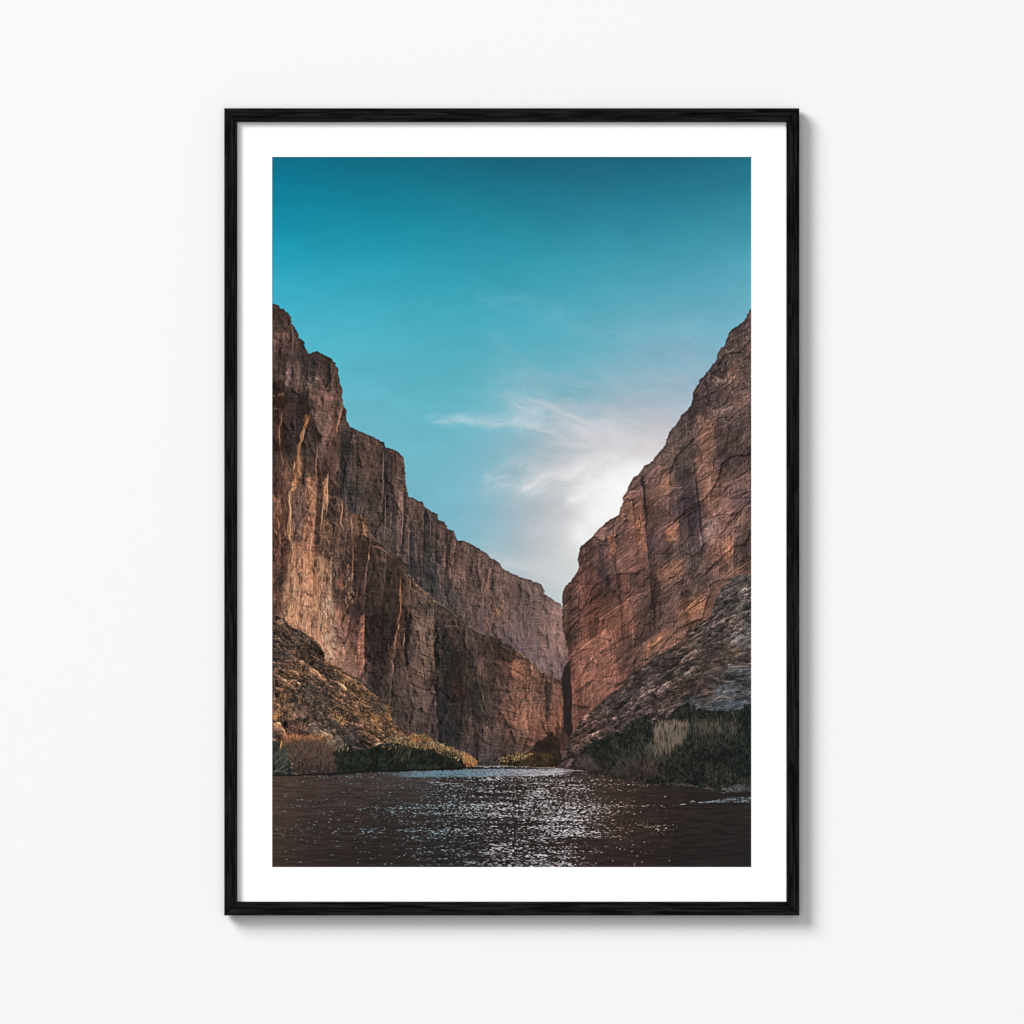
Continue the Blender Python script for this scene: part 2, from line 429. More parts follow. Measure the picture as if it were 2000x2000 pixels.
def paint_sky(img):
    img[:] = plate(SKY)
    # thin cirrus drawn out along the wind, in layers
    def cirrus(path, half, strength, col, ang, seed, wisp=1.0):
        c, s = math.cos(ang), math.sin(ang)
        wx = GX + 26 * (fbm(GX / 60, GY / 45, 3, seed + 3) - .5); wy = GY + 26 * (fbm(GX / 60 + 8, GY / 45, 3, seed + 4) - .5)
        u = wx * c + wy * s; v = -wx * s + wy * c
        best = np.zeros(GX.shape, np.float32)
        for (xa, ya, wa), (xb, yb, wb) in zip(path[:-1], path[1:]):
            dx, dy = xb - xa, yb - ya
            t = np.clip(((wx - xa) * dx + (wy - ya) * dy) / (dx * dx + dy * dy), 0, 1)
            d = np.hypot(wx - xa - t * dx, wy - ya - t * dy)
            ww = half * (wa + (wb - wa) * t)
            best = np.maximum(best, np.exp(-(d / ww) ** 2))
        f = fbm(u / 42, v / 12, 5, seed, .62)
        g = fbm(u / 90, v / 26, 3, seed + 7, .5)
        m = best * np.clip(.45 + wisp * 1.7 * (f - .45) + 1.3 * (g - .5), 0, 1.2) * strength
        a = np.clip(m, 0, 1)[..., None]
        img[:] = img * (1 - a) + hexs(*col) * a
    cirrus([(1000,760,.9),(1150,770,1.2),(1290,790,1.5),(1360,740,1)], 55, .30, (196,196,206), .25, 110, .8)
    cirrus([(940,585,.5),(1040,600,.8),(1150,640,1),(1300,660,.8)], 26, .30, (130,184,202), .15, 120)
    cirrus([(1180,720,.6),(1260,690,1),(1340,660,1)], 46, .26, (150,186,202), -.5, 125)
    cirrus([(960,650,.5),(1000,700,.8),(1050,760,1)], 30, .22, (140,184,200), .8, 127)
    cirrus([(835,824,.35),(880,820,.9),(930,822,1),(985,826,.9),(1050,828,.9)], 11, .85, (202,214,220), .08, 130, .8)
    cirrus([(830,812,.4),(900,810,.9),(985,812,.9),(1060,815,.8)], 15, .32, (172,202,214), .10, 137, .8)
    cirrus([(1000,780,.5),(1060,800,.9),(1130,830,1.2),(1210,852,1.4),(1290,866,1.1)], 27, .80, (212,211,217), .38, 140, .9)
    cirrus([(1020,800,.5),(1100,815,.9),(1200,845,1.1)], 40, .42, (198,200,208), .32, 145, .9)
    cirrus([(1020,842,.5),(1110,845,1),(1200,860,1.2),(1280,870,1)], 26, .85, (216,211,215), .16, 150, .7)
    cirrus([(1060,880,.6),(1150,885,1),(1240,880,1)], 30, .6, (206,202,208), .02, 155, .7)
    cirrus([(965,935,.5),(1020,930,1),(1075,935,1.1),(1130,925,.9)], 36, .75, (214,214,220), -.2, 160, .85)
    cirrus([(1030,950,.6),(1100,932,1),(1170,912,1.1),(1245,900,.9)], 30, .85, (228,226,228), -.36, 170, .8)
    cirrus([(1120,975,.7),(1160,950,1),(1220,920,1.1)], 20, .75, (240,241,243), -.45, 180, .8)
    cirrus([(950,970,.6),(1040,990,1),(1130,1000,1)], 30, .30, (196,196,204), .1, 190, .7)
    cirrus([(920,1085,.5),(1000,1098,1),(1070,1108,1),(1120,1108,1)], 16, .62, (204,206,211), .06, 200, .6)
    cirrus([(970,1110,.5),(1050,1122,1),(1100,1130,.8)], 14, .45, (206,208,213), .06, 210, .6)
    cirrus([(1040,1030,.5),(1100,1020,1),(1150,1000,1)], 34, .28, (218,219,224), -.35, 215, .9)
    cirrus([(1060,1075,.6),(1110,1060,1),(1140,1050,.9)], 26, .22, (208,210,218), -.2, 218, .9)
    # light round the hidden sun, along the rim of the cliff
    g = np.zeros(GX.shape, np.float32)
    for (x, y, r) in ((1236,928,26),(1214,952,42),(1192,980,44),(1168,1010,38),(1140,1040,28)):
        g = np.maximum(g, np.exp(-((GX - x) ** 2 + (GY - y) ** 2) / (r * r)))
    a = np.clip(g * (.62 + .5 * fbm(GX / 40, GY / 16, 4, 228, .6)), 0, .92)[..., None]
    img[:] = img * (1 - a) + hexs(244,245,246) * a
    L = .03 * (fbm(GX / 2.2, GY / 2.2, 2, 230) - .5) + .07 * (fbm(GX / 90, GY / 40, 4, 233, .6) - .5)
    img *= (1 + L)[..., None]
    for (x, y) in ((778,611),(1029,766),(1009,782),(1133,785)):
        stroke(img, [(x - .4, y), (x + .4, y)], (60,120,135), .9, .8, taper=False)

# ---- outlines
LEFT_SKY = [(520,594),(538,594),(545,597),(549,605),(552,603),(560,609),(567,617),(570,628),(570,631),(577,641),(583,653),(584,659),(591,664),(595,669),(594,675),(598,683),(603,691),(607,692),(610,688),(617,686),(625,690),(637,695),(648,701),(652,707),(657,709),(655,715),(660,720),(661,730),(664,749),(669,761),(668,775),(671,791),(677,802),(676,821),(681,828),(684,834),(696,839),(708,845),(720,850),(735,857),(744,862),(751,864),(753,875),(765,876),(774,881),(776,882),(788,893),(790,915),(792,925),(791,935),(792,945),(796,958),(798,971),(808,972),(816,979),(826,980),(830,990),(840,997),(848,1001),(855,1004),(856,1016),(866,1018),(872,1027),(875,1034),(886,1036),(891,1052),(893,1055),(905,1056),(920,1062),(930,1069),(945,1077),(952,1082),(957,1090),(968,1094),(976,1100),(980,1109),(990,1115),(1005,1122),(1020,1129),(1035,1133),(1048,1137),(1058,1142),(1063,1153),(1064,1161),(1075,1168),(1085,1175),(1094,1179),(1099,1190),(1128,1200)]
RIGHT_SKY = [(1480,585),(1467,602),(1463,609),(1459,616),(1454,626),(1447,632),(1440,637),(1430,643),(1425,648),(1421,657),(1417,671),(1415,676),(1408,679),(1405,684),(1400,693),(1399,704),(1390,714),(1382,726),(1373,736),(1366,742),(1365,749),(1357,761),(1353,768),(1352,780),(1350,791),(1344,800),(1332,810),(1326,820),(1319,831),(1311,839),(1304,849),(1302,859),(1298,871),(1288,883),(1278,894),(1275,900),(1267,906),(1258,910),(1252,920),(1246,928),(1238,932),(1232,940),(1227,951),(1226,957),(1218,968),(1216,972),(1217,982),(1212,990),(1209,1005),(1196,1013),(1184,1020),(1176,1028),(1167,1036),(1160,1045),(1150,1054),(1142,1062),(1134,1066),(1131,1080),(1128,1095),(1131,1108),(1125,1120),(1115,1135),(1105,1145),(1100,1152),(1098,1165),(1099,1190),(1098,1215),(1103,1240),(1107,1262),(1110,1290)]
RIGHT_BASE = [(1110,1300),(1112,1360),(1112,1400),(1112,1452),(1130,1424),(1160,1397),(1175,1382),(1200,1364),(1215,1354),(1228,1339),(1240,1326),(1260,1314),(1275,1297),(1290,1289),(1313,1278),(1330,1264),(1350,1246),(1370,1229),(1387,1217),(1395,1189),(1410,1164),(1425,1146),(1440,1137),(1480,1132)]
FRONT_TOP = [(668,775),(664,800),(660,840),(664,880),(664,930),(664,970),(676,985),(687,1002),(700,1003),(712,1012),(722,1040),(745,1063),(762,1076),(780,1092),(797,1120),(817,1140),(840,1163),(860,1178),(880,1193),(900,1208),(915,1220),(925,1231),(945,1240),(968,1242),(985,1254),(1000,1263),(1015,1273),(1030,1284),(1045,1298),(1055,1308),(1068,1316),(1085,1324),(1098,1332)]
TALUS_L = [(520,1198),(532,1200),(545,1204),(557,1211),(563,1219),(578,1228),(590,1233),(600,1240),(612,1247),(622,1255),(630,1266),(634,1280),(637,1292),(650,1297),(663,1304),(675,1313),(690,1321),(700,1326),(712,1337),(725,1350),(740,1358),(752,1366),(760,1377),(764,1390),(765,1400),(770,1413),(775,1420),(790,1424),(800,1430),(812,1436),(825,1436),(835,1442),(850,1448),(870,1458),(890,1464),(905,1468),(918,1474),(927,1481),(932,1490),(931,1500)]
TALUS_R = [(1480,1118),(1440,1123),(1425,1132),(1410,1150),(1395,1175),(1387,1203),(1370,1215),(1350,1232),(1330,1250),(1313,1264),(1290,1275),(1275,1283),(1260,1300),(1240,1312),(1228,1325),(1215,1340),(1200,1350),(1175,1368),(1160,1383),(1130,1410),(1117,1435),(1103,1462),(1085,1490),(1085,1500),(1480,1552)]
WATER = [(520,1511),(545,1513),(560,1512),(600,1511),(640,1509),(680,1506),(740,1504),(800,1503),(860,1501),(905,1499),(930,1496),(975,1495),(1020,1496),(1070,1499),(1100,1501),(1130,1506),(1150,1509),(1190,1515),(1200,1520),(1245,1523),(1262,1526),(1285,1531),(1320,1533),(1340,1536),(1375,1540),(1395,1544),(1410,1547),(1440,1550),(1480,1550),(1480,1710),(520,1710)]
# ---- the far wall of the left cliff: upright columns of grey-brown limestone
BACK = [(540,612,80,64,60),(560,640,82,67,62),(545,660,112,90,82),(580,670,80,66,62),(545,700,78,66,64),(570,735,108,90,86),(600,720,70,64,64),(625,710,76,64,62),(650,725,82,68,64),
 (548,735,98,84,82),(612,740,124,104,98),(640,760,84,68,64),(545,760,64,48,42),(545,785,62,46,40),(590,790,66,56,54),(630,780,124,98,90),(655,790,96,78,72),
 (690,850,92,76,72),(685,900,74,68,66),(690,960,66,64,66),(720,870,100,82,76),(720,920,98,80,74),(725,980,84,76,74),(740,1020,96,82,80),(745,900,92,76,72),(757,930,70,64,66),(757,1000,80,72,72),(775,910,98,80,76),(775,960,112,92,88),(784,1010,134,110,106),(772,1060,86,76,76),(760,1080,92,80,80),
 (800,990,98,82,76),(800,1060,98,80,76),(815,1010,96,82,76),(815,1070,70,66,68),(830,1010,92,78,74),(840,1050,76,70,70),(850,1020,98,82,78),(850,1080,70,68,70),(865,1040,98,82,78),(880,1080,108,88,82),(895,1120,112,90,86),(840,1130,74,70,72),(820,1120,72,68,72),
 (910,1080,94,78,74),(940,1100,92,76,72),(920,1150,96,80,76),(930,1200,94,80,80),(870,1160,80,74,74),(960,1110,84,70,68),(975,1130,110,90,82),(1000,1140,98,80,76),(1030,1150,96,80,76),(1055,1160,92,78,76),(1000,1200,96,82,82),(1040,1210,100,84,84),(980,1190,120,94,82),(960,1230,98,82,84),(1010,1250,98,86,92),(1060,1210,122,96,90),(1085,1200,140,112,104),(1090,1250,146,114,106),(1050,1260,116,94,94),(1040,1290,98,90,100),(1075,1290,118,96,98),(1090,1310,112,92,94),(1070,1320,98,90,100)]
BACK_P = [  # x-range panels between joints, and paler scars
 ([(668,838),(684,842),(690,980),(688,1004),(664,985),(664,880)],(70,66,68),.7),
 ([(684,838),(700,842),(698,900),(695,960),(688,935)],(88,74,70),.6),
 ([(700,842),(748,864),(752,960),(748,1040),(722,1035),(700,1000),(696,920)],(92,77,73),.45),
 ([(752,866),(762,876),(763,960),(756,1060),(746,1060),(750,960)],(72,66,68),.7),
 ([(764,878),(788,896),(792,950),(788,1000),(784,960),(766,960)],(104,84,78),.6),
 ([(779,960),(788,965),(786,1040),(781,1090),(776,1085),(775,1020)],(142,116,112),.75),
 ([(750,960),(774,965),(774,1080),(752,1060)],(82,74,74),.6),
 ([(789,985),(806,982),(803,1020),(797,1060),(799,1108),(790,1098),(783,1092)],(98,82,77),.6),
 ([(803,1025),(812,1040),(812,1100),(806,1128),(799,1112),(799,1060)],(66,64,68),.75),
 ([(812,990),(826,988),(828,1100),(820,1140),(812,1130)],(100,84,78),.5),
 ([(829,1000),(838,1005),(840,1150),(826,1142)],(72,69,71),.7),
 ([(840,1002),(853,1008),(852,1090),(842,1150)],(92,79,75),.6),
 ([(855,1022),(872,1032),(872,1090),(862,1150),(856,1120)],(114,92,87),.6),
 ([(873,1040),(890,1056),(888,1110),(876,1150),(873,1090)],(116,93,85),.55),
 ([(832,1090),(850,1096),(858,1160),(840,1160)],(62,64,68),.6),
 ([(860,1100),(880,1130),(886,1180),(868,1176)],(76,72,74),.5),
 ([(960,1095),(964,1110),(962,1170),(966,1195),(960,1190),(957,1130)],(56,48,47),.9),
 ([(948,1110),(956,1120),(956,1170),(945,1150)],(132,102,90),.5),
 ([(966,1105),(978,1108),(984,1150),(975,1200),(966,1180)],(118,96,88),.5),
 ([(964,1186),(974,1186),(976,1204),(968,1206)],(160,116,84),.6),
 ([(944,1205),(956,1205),(956,1232),(948,1230)],(140,104,84),.5),
 ([(1056,1190),(1072,1200),(1070,1280),(1058,1290),(1052,1240)],(142,110,102),.55),
 ([(1080,1186),(1097,1195),(1104,1260),(1098,1300),(1086,1270)],(150,120,112),.55),
 ([(532,770),(556,768),(556,773),(532,775)],(128,104,86),.8),
 ([(532,795),(550,799),(551,803),(532,799)],(122,102,90),.8),
 ([(532,745),(550,742),(556,752),(556,768),(532,768)],(62,46,40),.8),
 ([(532,776),(554,774),(553,797),(532,794)],(60,44,38),.85),
 ([(532,800),(552,804),(550,850),(560,880),(532,880)],(72,52,48),.7),
 ([(572,758),(598,780),(606,800),(600,812),(592,840),(566,900),(558,880),(556,800)],(64,54,54),.75),
 ([(600,806),(612,816),(628,850),(622,880),(616,870),(604,830)],(60,48,44),.7),
 ([(606,800),(640,806),(640,860),(626,850),(612,818)],(112,96,90),.6),
 ([(640,808),(652,800),(646,850),(634,900),(622,940),(618,880),(630,850)],(128,104,98),.6),
 ([(652,800),(662,800),(660,860),(664,940),(662,970),(640,930),(640,880)],(112,82,74),.6),
 ([(605,735),(625,737),(624,745),(607,744)],(156,134,128),.75),
 ([(564,715),(574,712),(572,740),(560,760),(558,748)],(130,110,108),.7),
 ([(608,766),(650,764),(652,788),(622,790),(608,780)],(132,104,96),.6),
 ([(538,650),(566,648),(566,662),(540,664)],(128,102,92),.6),
 ([(585,684),(602,694),(606,720),(598,740),(590,730)],(66,60,60),.6),
 ([(606,698),(618,704),(616,720),(607,716)],(58,56,58),.7),
 ([(595,812),(604,810),(604,835),(597,835)],(190,128,66),.5),
]
BACK_J = [(0.5,[(560,600),(572,740),(570,830)]),(0.6,[(604,690),(596,760),(600,800)]),(0.8,[(668,835),(666,900),(664,1000)]),(0.4,[(685,838),(688,900),(682,990)]),(0.9,[(699,850),(698,900),(692,1000)]),(0.15,[(722,850),(721,940),(718,1040)]),(0.9,[(752,866),(752,930),(747,1060)]),(0.5,[(764,880),(765,930),(757,1080)]),(1,[(790,950),(789,1010),(783,1094)]),(0.6,[(805,985),(802,1022),(798,1110)]),(0.7,[(815,980),(813,1050),(811,1130)]),(0.8,[(829,990),(828,1060),(826,1142)]),(0.5,[(840,1000),(841,1060),(840,1160)]),(0.9,[(854,1012),(852,1060),(850,1150)]),(0.7,[(872,1036),(873,1070),(868,1160)]),(0.6,[(891,1056),(888,1095),(880,1170)]),(0.25,[(918,1064),(915,1110),(905,1190)]),(0.2,[(938,1075),(940,1120),(930,1220)]),(1.2,[(963,1095),(962,1130),(965,1220)]),(0.2,[(988,1112),(986,1180),(990,1260)]),(0.12,[(1015,1128),(1012,1200),(1020,1275)]),(0.25,[(1040,1136),(1044,1200),(1046,1290)]),(0.2,[(1066,1160),(1068,1220),(1066,1310)]),(0.25,[(1086,1175),(1090,1240),(1086,1320)])]
FRONT_J = [(0.8,[(552,900),(548,1060),(558,1190)]),(0.3,[(568,960),(572,1060),(574,1200)]),(0.4,[(596,900),(592,1000),(598,1060)]),(0.8,[(618,880),(617,1000),(612,1130),(606,1240)]),(0.8,[(643,930),(640,1010),(648,1110),(648,1180)]),(0.5,[(664,960),(664,1040),(660,1110),(658,1190)]),(1.0,[(692,1010),(692,1100),(688,1180),(680,1240)]),(0.9,[(723,1040),(722,1085),(714,1160),(712,1330)]),(0.8,[(756,1075),(752,1110),(747,1180),(742,1300)]),(1.0,[(784,1100),(783,1160),(778,1225),(768,1300),(762,1400)]),(1.0,[(803,1120),(802,1200),(798,1260),(802,1310)]),(0.9,[(848,1170),(849,1240),(850,1330),(858,1480)]),(0.2,[(884,1195),(883,1260),(878,1350),(886,1480)]),(0.5,[(914,1222),(914,1270),(916,1340),(930,1480)]),(0.35,[(942,1240),(944,1280),(948,1360),(956,1480)]),(0.2,[(972,1244),(975,1300),(980,1400),(985,1490)]),(0.4,[(1028,1284),(1026,1340),(1030,1400),(1034,1480)]),(0.6,[(1066,1314),(1064,1360),(1070,1430),(1076,1480)])]
def tower_and_back(img):
    base = fieldmap(BACK, 17)
    for i, (p, c, a) in enumerate(BACK_P): patch(base, p, c, a, 2, 8, 2, 60 + i % 7)
    base = punch(base) * np.array((1.05, .995, .95), np.float32) * (.84 + .12 * ss(800, 1000, GX))[..., None]
    L = rocktex(.05, strata=.09, flute=.07, seed=300, sv=3.0, scales=((24,80,.9),(11,22,.8),(5.5,9,.5)), light=(.85,-.4))
    L = L + pillars(BACK_J, .48, .30) * ss(860, 900, GX * .35 + GY * .75)
    air = (ss(840, 1090, GX) * .44)[..., None]
    base = base * (1 - air) + hexs(128, 108, 104) * air
    L = L * (1 - .8 * air[..., 0])
    col = tint(base, L, .06)
    sl, m = mask(LEFT_SKY + [(1112,1300),(1112,1345),(520,1345)], 1.1, 4, 1, 51)
    sl2, m2 = mask([(x + .6, y + 2.2) for x, y in LEFT_SKY] + [(1112,1300),(1112,1345),(520,1345)], 1.1, 4, 1, 51)
    col[sl] *= (1 - .35 * np.clip(m - np.roll(m, 3, 0), 0, 1))[..., None]   # weathered dark rim of the plateau
    lay = (sl, m)
    # joints
    for p in ([(700,850),(699,900),(697,960),(692,1000)],[(752,870),(752,930),(750,990),(746,1040)],[(763,882),(765,930),(764,980)],[(789,960),(789,1010),(786,1070),(782,1094)],
              [(806,985),(803,1022),(800,1060)],[(803,1020),(800,1028),(803,1040)],[(829,1000),(829,1050),(827,1130)],[(853,1012),(851,1060),(851,1100),(850,1145)],[(872,1040),(873,1070),(872,1110)],[(892,1060),(888,1095),(882,1115),(881,1150)],
              [(571,705),(573,740),(577,752)],[(549,606),(551,640)],[(573,700),(571,745)]):
        stroke(col, p, (44,38,38), 2.2, .75, .5)
    for p in ([(752,960),(753,1010),(751,1050)],[(787,960),(787,1020),(783,1080)],[(799,1030),(798,1080),(800,1110)],[(748,880),(749,920),(748,980)],[(570,630),(573,660),(571,690)],[(806,1000),(802,1018)],[(840,1006),(841,1060)],[(812,1060),(813,1100)]):
        stroke(col, p, (150,126,118), 1.6, .7, .5)
    for _ in range(90):                            # pale scars and ledges along the bedding
        x = rng.uniform(690, 1090); y = rng.uniform(880, 1300)
        if y < 860 + max(0, (x - 700)) * .82 + 12: continue
        l = rng.uniform(2, 9)
        stroke(col, [(x, y), (x + l, y + rng.uniform(-1, 2))], (150,120,110) if rng.random() < .6 else (50,44,44), rng.uniform(1, 2.6), rng.uniform(.3, .6))
    for _ in range(60):
        x = rng.uniform(880, 1092); y = rng.uniform(1090, 1310)
        if y < 870 + (x - 700) * .82 + 14: continue
        l = rng.uniform(6, 26)
        stroke(col, [(x, y), (x + rng.uniform(-1, 2), y + l)], (148,112,98) if rng.random() < .5 else (62,54,55), rng.uniform(1, 2.4), rng.uniform(.2, .5))
    blend(img, lay[0], lay[1], col[lay[0]])

# ---- the near wall of the left cliff
FRONT = [(540,900,82,60,52),(540,960,86,58,50),(545,990,98,70,58),(545,1030,96,62,50),(540,1080,88,56,46),(550,1130,80,60,52),(545,1170,96,66,56),(560,1170,108,80,68),
 (580,880,92,72,60),(575,930,112,84,68),(568,980,128,98,78),(568,1040,124,96,78),(590,900,110,80,62),(600,920,86,66,54),(590,960,108,84,74),(595,1000,104,82,74),(600,1050,112,86,74),(585,1030,108,88,78),
 (612,960,118,88,70),(612,1000,128,92,72),(605,1040,156,106,82),(600,1080,168,116,88),(575,1100,164,120,94),(595,1130,180,126,98),(575,1160,176,134,108),(600,1180,184,134,106),(575,1210,178,130,104),(600,1230,178,132,108),(620,1150,160,118,94),(615,1200,140,106,86),
 (630,920,72,54,48),(632,980,92,66,54),(640,960,116,86,68),(640,1020,100,76,60),(640,1070,90,74,62),(640,1120,130,98,80),(655,1000,64,54,54),(660,1060,88,68,60),(650,1110,110,82,68),(655,900,120,90,82),(650,940,86,66,58),(664,950,70,58,54),
 (675,1040,84,70,66),(672,1100,84,66,62),(660,1160,96,74,66),(680,1160,92,68,58),(672,1200,140,96,78),(690,1100,64,54,54),(705,1030,124,92,72),(705,1080,72,54,48),(700,1120,82,64,60),(708,1160,72,54,50),(738,1070,82,64,58),(738,1110,84,70,66),(740,1160,62,50,46),(765,1110,70,58,54),(765,1170,64,50,46),(778,1150,92,64,52),(790,1130,90,72,62),(795,1160,92,76,68),
 (640,1210,150,114,94),(640,1260,168,130,106),(655,1240,150,116,100),(660,1280,150,110,94),(680,1290,146,112,98),(690,1240,110,84,76),(690,1200,72,58,58),(702,1230,122,82,66),(705,1280,142,98,82),(700,1310,148,116,102),(725,1230,54,44,42),(740,1260,52,42,40),(730,1310,62,52,50),(745,1340,60,52,50),(755,1220,58,46,42),(750,1290,56,46,44),(780,1200,92,62,52),(782,1240,116,82,66),(775,1270,108,82,70),(770,1310,92,74,68),(760,1350,78,66,62),(785,1320,92,76,72),(793,1250,48,42,42),
 (825,1170,96,80,74),(808,1190,92,78,74),(825,1210,122,101,88),(825,1260,122,100,86),(835,1290,124,102,87),(820,1310,112,90,78),(805,1280,92,78,76),(840,1330,96,76,70),(800,1350,98,82,76),(800,1400,94,80,76),(835,1370,98,82,78),(840,1410,88,74,70),(775,1390,84,72,68),(810,1430,78,68,66),(850,1450,72,64,64),
 (860,1200,86,72,68),(870,1230,78,66,64),(866,1290,60,56,56),(866,1340,58,52,50),(870,1380,52,56,60),(880,1430,52,56,60),(876,1470,54,54,56),(893,1290,68,54,50),(893,1340,70,54,48),(895,1390,66,54,50),(895,1230,84,68,64),(918,1260,102,86,80),(920,1310,92,76,70),(930,1350,62,56,52),(935,1390,60,54,52),(915,1420,84,70,66),(900,1460,80,68,66),
 (945,1265,84,66,62),(950,1290,104,82,76),(975,1270,80,62,56),(965,1320,92,74,68),(990,1300,120,82,66),(955,1370,90,74,70),(985,1340,100,76,68),(985,1390,118,84,70),(960,1420,92,74,70),(1000,1430,104,76,64),(950,1460,78,68,68),(1000,1460,78,64,60),(930,1480,70,64,64),
 (1015,1305,158,104,80),(1040,1330,138,96,76),(1015,1350,132,90,74),(1040,1380,150,98,76),(1020,1410,150,94,74),(1060,1360,112,82,70),(1065,1400,130,84,64),(1080,1350,136,90,70),(1085,1400,146,88,66),(1055,1430,138,84,64),(1085,1440,136,82,62),(1030,1440,110,76,62),(1090,1340,104,76,64)]
FRONT_P = [
 ([(612,870),(620,878),(622,930),(616,960),(604,930),(590,960),(588,905),(596,880)],(82,64,54),.6),
 ([(586,872),(592,874),(588,920),(576,960),(568,962),(576,920)],(184,126,84),.6),
 ([(574,955),(596,950),(590,1030),(604,1062),(580,1062),(572,1020)],(106,84,76),.6),
 ([(598,935),(618,930),(618,1000),(600,1000),(596,970)],(150,106,80),.55),
 ([(596,1012),(616,1006),(614,1040),(608,1070),(590,1062)],(160,108,84),.5),
 ([(614,1040),(626,1030),(622,1090),(612,1140),(608,1090)],(108,76,62),.6),
 ([(620,880),(638,900),(642,935),(630,945),(630,1000),(624,1060),(617,1060),(619,960)],(66,50,46),.65),
 ([(633,935),(643,925),(641,985),(634,1005),(630,970)],(184,130,96),.6),
 ([(644,940),(662,955),(664,990),(648,1010),(644,985)],(62,52,52),.65),
 ([(532,968),(550,970),(548,985),(532,984)],(146,96,74),.6),
 ([(546,1050),(568,1055),(570,1110),(560,1120),(548,1100)],(70,50,44),.7),
 ([(532,1070),(541,1062),(540,1120),(532,1140)],(120,78,60),.6),
 ([(534,1110),(558,1100),(556,1150),(534,1150)],(78,62,54),.6),
 ([(578,1110),(586,1118),(590,1160),(580,1158)],(104,84,76),.75),
 ([(614,1140),(626,1130),(630,1170),(624,1190),(616,1180)],(136,100,86),.5),
 ([(610,1170),(622,1168),(618,1225),(604,1240),(608,1200)],(126,94,80),.7),
 ([(622,1180),(634,1180),(634,1220),(622,1225)],(120,98,88),.6),
 ([(646,1100),(658,1110),(656,1170),(648,1170)],(58,48,48),.6),
 ([(648,1110),(690,1090),(686,1150),(668,1170),(650,1160)],(76,62,60),.6),
 ([(659,1120),(670,1120),(672,1150),(660,1150)],(140,92,72),.7),
 ([(690,1045),(722,1050),(722,1085),(716,1110),(692,1100)],(70,54,48),.6),
 ([(688,1004),(700,1004),(712,1014),(715,1040),(690,1042)],(128,96,74),.5),
 ([(692,1075),(697,1075),(690,1180),(684,1170)],(48,40,40),.6),
 ([(723,1065),(755,1078),(754,1100),(724,1095)],(92,74,66),.55),
 ([(722,1100),(752,1105),(748,1170),(742,1200),(712,1200),(714,1140)],(66,54,50),.6),
 ([(753,1085),(780,1096),(782,1120),(780,1200),(750,1200)],(64,52,48),.7),
 ([(752,1200),(782,1160),(778,1225),(768,1260),(742,1290),(712,1290),(712,1200)],(54,44,42),.7),
 ([(688,1170),(706,1180),(706,1206),(684,1210),(678,1190)],(60,50,54),.65),
 ([(714,1200),(718,1290),(714,1322),(706,1330),(712,1260)],(48,42,40),.5),
 ([(704,1202),(713,1202),(712,1260),(708,1320),(696,1320),(698,1260)],(148,98,78),.7),
 ([(780,1150),(790,1150),(792,1180),(786,1240),(780,1270),(768,1262),(776,1220)],(104,72,60),.55),
 ([(792,1190),(803,1196),(800,1240),(794,1270),(800,1310),(788,1300),(790,1240)],(46,42,42),.85),
 ([(806,1192),(848,1200),(848,1290),(836,1320),(806,1306),(800,1250)],(128,106,92),.45),
 ([(803,1240),(812,1240),(808,1290),(800,1300),(798,1270)],(96,82,82),.6),
 ([(786,1300),(803,1310),(838,1322),(848,1312),(848,1340),(800,1330)],(86,68,62),.5),
 ([(850,1215),(862,1230),(862,1300),(858,1400),(862,1480),(880,1485),(885,1440),(876,1380),(884,1300),(882,1240),(866,1222)],(56,56,58),.6),
 ([(851,1220),(857,1230),(858,1330),(861,1440),(859,1480),(854,1400),(849,1300)],(44,44,46),.75),
 ([(884,1330),(910,1330),(908,1385),(888,1390)],(72,52,46),.5),
 ([(918,1330),(942,1335),(946,1380),(952,1420),(940,1405),(920,1370)],(56,54,52),.65),
 ([(930,1260),(950,1256),(1010,1276),(1024,1290),(1000,1296),(960,1280),(934,1282)],(76,60,56),.6),
 ([(994,1300),(1006,1290),(1030,1290),(1046,1306),(1048,1324),(1026,1322),(998,1316)],(166,108,82),.6),
 ([(1068,1330),(1076,1336),(1070,1420),(1078,1450),(1070,1440),(1064,1400),(1062,1350)],(78,64,56),.7),
 ([(1082,1330),(1096,1340),(1098,1370),(1082,1362)],(160,100,76),.6),
 ([(1086,1380),(1099,1384),(1100,1440),(1090,1440)],(156,92,68),.6),
 ([(1022,1372),(1062,1384),(1070,1420),(1064,1440),(1020,1430)],(152,96,76),.5),
 ([(985,1418),(1020,1424),(1040,1434),(1010,1436),(985,1430)],(110,88,70),.5),
]
